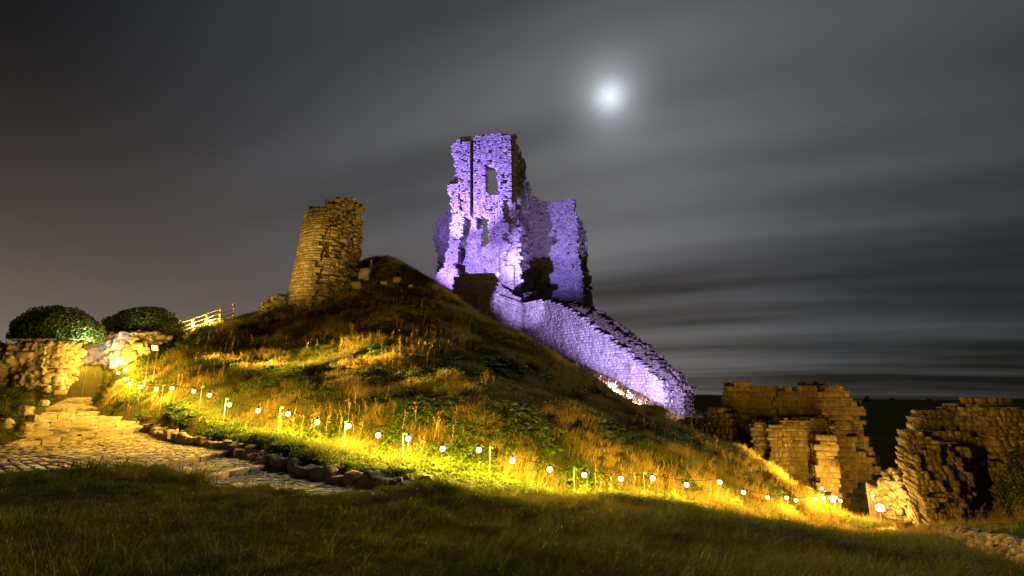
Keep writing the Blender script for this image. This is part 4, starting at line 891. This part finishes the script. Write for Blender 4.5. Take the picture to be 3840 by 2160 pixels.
ivy_p = TF.map(np.array(3.25), np.array(0.7), np.array(0.2)); iv = thing('ivy_mat', 'dark ivy hanging between the pier and flank of the gate tower', 'ivy', ivy_p - np.array([0, 0, 2.5]))
vv, f, rn = leaves(ivy_p + np.array([0.35, 0, -0.3]), (0.75, 0.7, 2.0), 6000, 0.05, 8, 0.3); obj('foliage', mesh_np('foliage', vv, f, attrs={'rnd': rn}), M_IVY, iv)
m = MB(); m.tube([ivy_p - np.array([-0.4, 0, 2.5]), ivy_p + np.array([0.2, 0, -0.5]), ivy_p + np.array([0.1, 0.1, 1.4])], 0.04, 6, 0.015); m.build('stem', M_TWIG, iv)
for (lab, u, v, w, hh, sd) in [('largest round tree on the far horizon', 3250, 1499, 11, 9, 1), ('low spreading tree on the far horizon, second from the left', 3346, 1500, 10, 5, 2), ('wind swept tree on the far horizon, third from the left', 3482, 1503, 13, 5, 3), ('small tree on the far horizon, nearest the right edge', 3706, 1497, 10, 4, 4)]:
    D = 1440.0; c = P(u, v - hh * 0.6, D); k = D / F; t = thing('horizon_tree', lab, 'tree', P(u, v + 2, D), 'trees on the far horizon')
    vv, f, rn = leaves(c, (w * k, 5, hh * k), 420, 1.1, sd, 0.7); obj('crown', mesh_np('crown', vv, f, attrs={'rnd': rn}), M_IVY, t)
    m = MB(); m.tube([P(u, v + 6, D), c], 0.8, 6, 0.3); m.build('trunk', M_TWIG, t)
hp = P(3257, 1513, 1300.0); hs_ = thing('farmhouse', 'tiny far farmhouse with lit windows below the horizon trees', 'house', hp); k = 1300 / F
m = MB(); m.box(hp + np.array([0, 4, 2.2]), (10, 4, 2.6)); m.build('wall', M_WHITE, hs_)
m = MB(); x0, y0, z0 = hp + np.array([0, 4, 4.8]); m.v = [(x0-10.5,y0-4.5,z0),(x0+10.5,y0-4.5,z0),(x0+10.5,y0+4.5,z0),(x0-10.5,y0+4.5,z0),(x0-10.5,y0,z0+4),(x0+10.5,y0,z0+4)]; m.f = [(0,1,5,4),(2,3,4,5),(0,4,3),(1,2,5),(0,3,2,1)]; m.build('roof', M_TWIG, hs_)
for dx in (-6, 0.5, 7): m = MB(); m.box(hp + np.array([dx, -0.1, 2.4]), (1.4, 0.06, 1.0)); m.build('window', glow_mat('lit_window', (1.0, 0.55, 0.16), 1.6), hs_)
# ---------------------------------------------------------------- plants (nobody could count them)
M_GRASS = leaf_mat('grass_blade', [(0.032, 0.054, 0.004), (0.062, 0.090, 0.006), (0.115, 0.122, 0.010), (0.24, 0.190, 0.032), (0.38, 0.285, 0.065)], 0.38, 0.55, 0.25, amp=0.4)
M_LEAF = leaf_mat('ground_leaf', [(0.035, 0.07, 0.005), (0.07, 0.13, 0.007), (0.13, 0.19, 0.012)], 0.42, 0.6, 0.15, amp=0.7)
M_DRY = leaf_mat('dry_stalk', [(0.22, 0.15, 0.045), (0.40, 0.29, 0.10)], 0.15, 0.7, 0.2, amp=0.6)
def tuft(seed, n, h, spread, lean, width, wind=(0.25, 0.05)):
    r_ = np.random.default_rng(seed); V, Fc, rn = [], [], []
    for i in range(n):
        a = r_.uniform(0, 6.283); rad = spread * math.sqrt(r_.random()); b = np.array([rad * math.cos(a), rad * math.sin(a), -0.03])
        a2 = r_.uniform(0, 6.283); L = h * r_.uniform(0.55, 1.2); ln = lean * r_.uniform(0.2, 1.3); dr = np.array([math.cos(a2) * ln + wind[0], math.sin(a2) * ln + wind[1], 0]); sd = np.array([-math.sin(a2 + 0.7), math.cos(a2 + 0.7), 0]); w = width * r_.uniform(0.6, 1.3); k = len(V)
        for j, t in enumerate((0, 0.4, 0.75)):
            p = b + np.array([0, 0, L * t * (1 - 0.25 * t * ln)]) + dr * L * t * t; ww = w * (1 - 0.75 * t ** 1.5) / 2; V += [p - sd * ww, p + sd * ww]
        V.append(b + np.array([0, 0, L * (1 - 0.28 * ln)]) + dr * L); Fc += [(k, k+1, k+3), (k, k+3, k+2), (k+2, k+3, k+5), (k+2, k+5, k+4), (k+4, k+5, k+6)]; rn += [r_.random()] * 7
    return mesh_np('tuft', np.array(V), np.array(Fc), attrs={'rnd': np.array(rn)})
def clump(seed, n, rad, h, size):
    r_ = np.random.default_rng(seed); V, Fc, rn = [], [], []
    for i in range(n):
        a = r_.uniform(0, 6.283); q = rad * math.sqrt(r_.random()); z = h * (1 - 0.6 * (q / rad) ** 2) * r_.uniform(0.35, 1.1); c = np.array([q * math.cos(a), q * math.sin(a), z]); nr = np.array([math.cos(a) * 0.5, math.sin(a) * 0.5, 1.0]) + r_.normal(0, 0.45, 3); nr /= np.linalg.norm(nr)
        d = np.cross(nr, r_.normal(size=3)); d /= np.linalg.norm(d); e = np.cross(nr, d); s = size * r_.uniform(0.6, 1.4); k = len(V)
        V += [c - d * s, c - d * s * 0.1 + e * s * 0.62, c + d * s, c - d * s * 0.1 - e * s * 0.62]; V[-3] = V[-3] + nr * s * 0.2; V[-1] = V[-1] + nr * s * 0.2; Fc += [(k, k+1, k+2), (k, k+2, k+3)]; rn += [r_.random()] * 4
    return mesh_np('clump', np.array(V), np.array(Fc), attrs={'rnd': np.array(rn)})
def stalk(seed, h, kind):
    r_ = np.random.default_rng(seed); m = MB(); x, y = 0.0, 0.0; pts = []
    for k in range(5): pts.append((x, y, h * k / 4 - 0.02)); x += r_.normal(0.02, 0.03) * h; y += r_.normal(0, 0.02) * h
    m.tube(pts, 0.006, 3, 0.003, False)
    if kind == 0:
        for k in range(26):
            t = r_.uniform(0.5, 1.0); i = min(3, int(t * 4)); p = np.array(pts[i]) + (np.array(pts[i+1]) - np.array(pts[i])) * (t * 4 - i); d = r_.normal(size=3); d[2] = abs(d[2]) * 0.6; d *= 0.028 / np.linalg.norm(d); b = len(m.v); s = np.cross(d, r_.normal(size=3)); s *= 0.010 / (np.linalg.norm(s) + 1e-9); m.v += [tuple(p), tuple(p + d + s), tuple(p + d * 1.2 - s)]; m.f.append((b, b+1, b+2))
    else:
        for k in range(6):
            i = 2 + k % 3; p = np.array(pts[min(i, 4)]); a = r_.uniform(0, 6.283); q = p + np.array([math.cos(a) * 0.16, math.sin(a) * 0.16, 0.22]) * h * r_.uniform(0.5, 1.2); m.tube([p, q], 0.004, 3, 0.002, False)
            for j in range(4): d = r_.normal(0, 0.03, 3); m.tube([q, q + d + np.array([0, 0, 0.03])], 0.003, 3, 0.003, False)
    me = bpy.data.meshes.new('stalk'); me.from_pydata(m.v, [], m.f); at = me.attributes.new('rnd', 'FLOAT', 'POINT'); at.data.foreach_set('value', np.full(len(m.v), r_.random(), np.float32)); return me
def scatter(name, label, cat, pts, scl, tint, protos, mat, seed, tilt=0.12):
    n = len(pts); r_ = np.random.default_rng(seed); me = bpy.data.meshes.new(name); me.vertices.add(n); me.vertices.foreach_set('co', np.asarray(pts, np.float32).ravel())
    def at(nm, ty, val, key='value'):
        a = me.attributes.new(nm, ty, 'POINT'); a.data.foreach_set(key, val.ravel())
    at('rot', 'FLOAT_VECTOR', np.c_[r_.normal(0, tilt, n), r_.normal(0, tilt, n), r_.uniform(-0.7, 0.7, n)].astype(np.float32), 'vector'); at('scl', 'FLOAT', np.asarray(scl, np.float32)); at('tint', 'FLOAT', np.asarray(tint, np.float32)); at('pick', 'INT', r_.integers(0, len(protos), n).astype(np.int32))
    col = bpy.data.collections.new(name + '_kinds')
    for i, p in enumerate(protos):
        p.materials.append(mat); o_ = bpy.data.objects.new('%s_kind_%02d' % (name, i), p); col.objects.link(o_)
    o_ = obj(name, me); tag(o_, label, cat, None, 'stuff')
    ng = bpy.data.node_groups.new(name, 'GeometryNodeTree'); ng.interface.new_socket('Geometry', in_out='INPUT', socket_type='NodeSocketGeometry'); ng.interface.new_socket('Geometry', in_out='OUTPUT', socket_type='NodeSocketGeometry')
    nn, ll = ng.nodes, ng.links; gi, go_ = nn.new('NodeGroupInput'), nn.new('NodeGroupOutput'); ci = nn.new('GeometryNodeCollectionInfo'); ci.inputs['Collection'].default_value = col; ci.inputs['Separate Children'].default_value = True; ci.inputs['Reset Children'].default_value = True
    ip = nn.new('GeometryNodeInstanceOnPoints'); ip.inputs['Pick Instance'].default_value = True
    def na(t, nm): q = nn.new('GeometryNodeInputNamedAttribute'); q.data_type = t; q.inputs[0].default_value = nm; return next(s for s in q.outputs if s.enabled)
    er = nn.new('FunctionNodeEulerToRotation'); ll.new(na('FLOAT_VECTOR', 'rot'), er.inputs[0])
    ll.new(gi.outputs[0], ip.inputs['Points']); ll.new(ci.outputs[0], ip.inputs['Instance']); ll.new(na('INT', 'pick'), ip.inputs['Instance Index']); ll.new(er.outputs[0], ip.inputs['Rotation']); ll.new(na('FLOAT', 'scl'), ip.inputs['Scale']); ll.new(ip.outputs[0], go_.inputs[0])
    md = o_.modifiers.new('scatter', 'NODES'); md.node_group = ng; return o_
def spots(n, y0, y1, seed, power=1.0):
    """random places on the ground inside the view, thinned with distance"""
    r_ = np.random.default_rng(seed); y = y0 + (y1 - y0) * r_.random(n) ** power; x = (r_.random(n) * 2 - 1) * (1.32 * y + 2.0); z = ground(x, y)
    i = np.clip(((x - GX0) / GS).round().astype(int), 0, len(gx) - 1); j = np.clip(((y - GY0) / GS).round().astype(int), 0, len(gy) - 1)
    u, v, _ = PX(np.c_[x, y, z]); ok = (~ONPATH[j, i]) & (u > -500) & (u < 4340) & (v < 2400) & (v > 700) & (x < GX1 - 10)
    return x[ok], y[ok], z[ok]
# short lawn in front, longer to the right
x, y, z = spots(20000, 2.2, 12.5, 1, 0.75)
lg = sm(-1.5, 4.5, x + 0.5 * vnoise(x * 0.5, y * 0.5, 0, 2)) ; sc = (0.75 + 0.25 * vnoise(x * 0.7, y * 0.7, 0, 5)) * (1 + 0.35 * lg)
scatter('lawn_grass', 'dark green grass of the foreground lawn', 'grass', np.c_[x, y, z], sc, np.clip(0.28 + 0.22 * fbm(x * 0.5, y * 0.5, 0, 6, 3) + 0.08 * lg, 0, 1), [tuft(300 + i, 42, 0.13, 0.16, 0.75, 0.0075) for i in range(7)], M_GRASS, 11)
x, y, z = spots(10500, 2.6, 16.0, 2, 0.8); k = (sm(-3.0, 5.0, x) * 0.8 + 0.12 + 0.35 * vnoise(x * 0.6, y * 0.6, 0, 9)) > np.random.default_rng(4).random(len(x)); k &= ~((x < -1.5) & (y > 9))
x, y, z = x[k], y[k], z[k]
scatter('long_grass', 'long arching grass on the right of the foreground bank', 'grass', np.c_[x, y, z], 0.45 + 0.4 * np.random.default_rng(5).random(len(x)) + 0.2 * sm(1, 5, x), np.clip(0.36 + 0.25 * fbm(x * 0.6, y * 0.6, 0, 7, 3), 0, 1), [tuft(330 + i, 26, 0.36, 0.13, 0.8, 0.007) for i in range(7)], M_GRASS, 12)
# hillside: green grass, straw grass, leafy plants, dry stalks
x, y, z = spots(66000, 9.0, 48.0, 3, 0.8); straw = np.clip(0.60 - 0.34 * sm(17.5, 12.5, y) + 0.06 * (y - 14) / 6 + 0.05 * x / 4 + 0.5 * fbm(x * 0.7, y * 0.7, 0, 13, 3), 0, 1)
k = ~((y < 11.5) & (x > -2.5)); x, y, z, straw = x[k], y[k], z[k], straw[k]
scatter('hill_grass', 'rough green and straw coloured grass covering the castle hill', 'grass', np.c_[x, y, z], 0.75 + 0.45 * vnoise(x * 1.1, y * 1.1, 0, 15) + 0.30 * straw, straw, [tuft(360 + i, 30, 0.30, 0.22, 0.65, 0.010) for i in range(8)], M_GRASS, 13)
x, y, z = spots(52000, 10.0, 42.0, 5, 0.85); patch = fbm(x * 0.9, y * 0.9, 0, 19, 3) + 0.95 * sm(20, 12.5, y) - 0.45 * sm(22, 34, y) - 0.15; k = (patch > 0.12) & ~((y < 11.8) & (x > -2)); x, y, z, patch = x[k], y[k], z[k], patch[k]
scatter('leafy_ground_cover', 'bright leafy plants spreading over the lower slope by the lights', 'plants', np.c_[x, y, z + 0.04], 0.65 + 0.5 * np.random.default_rng(8).random(len(x)), np.clip(0.58 + 0.3 * fbm(x * 0.8, y * 0.8, 0, 23, 2), 0, 1), [clump(400 + i, 50, 0.27, 0.13, 0.048) for i in range(8)], M_LEAF, 14)
x, y, z = spots(11000, 12.5, 46.0, 6, 0.8); k = (fbm(x * 0.4, y * 0.4, 0, 29, 3) + 0.35 * sm(-4, 6, x)) > 0.32; x, y, z = x[k], y[k], z[k]
scatter('dry_stalks', 'pale dry stalks standing in the hill grass', 'plants', np.c_[x, y, z], 0.40 + 0.5 * np.random.default_rng(9).random(len(x)), np.random.default_rng(10).random(len(x)), [stalk(500 + i, 0.85, int(i % 3 == 2)) for i in range(9)], M_DRY, 15, 0.10)
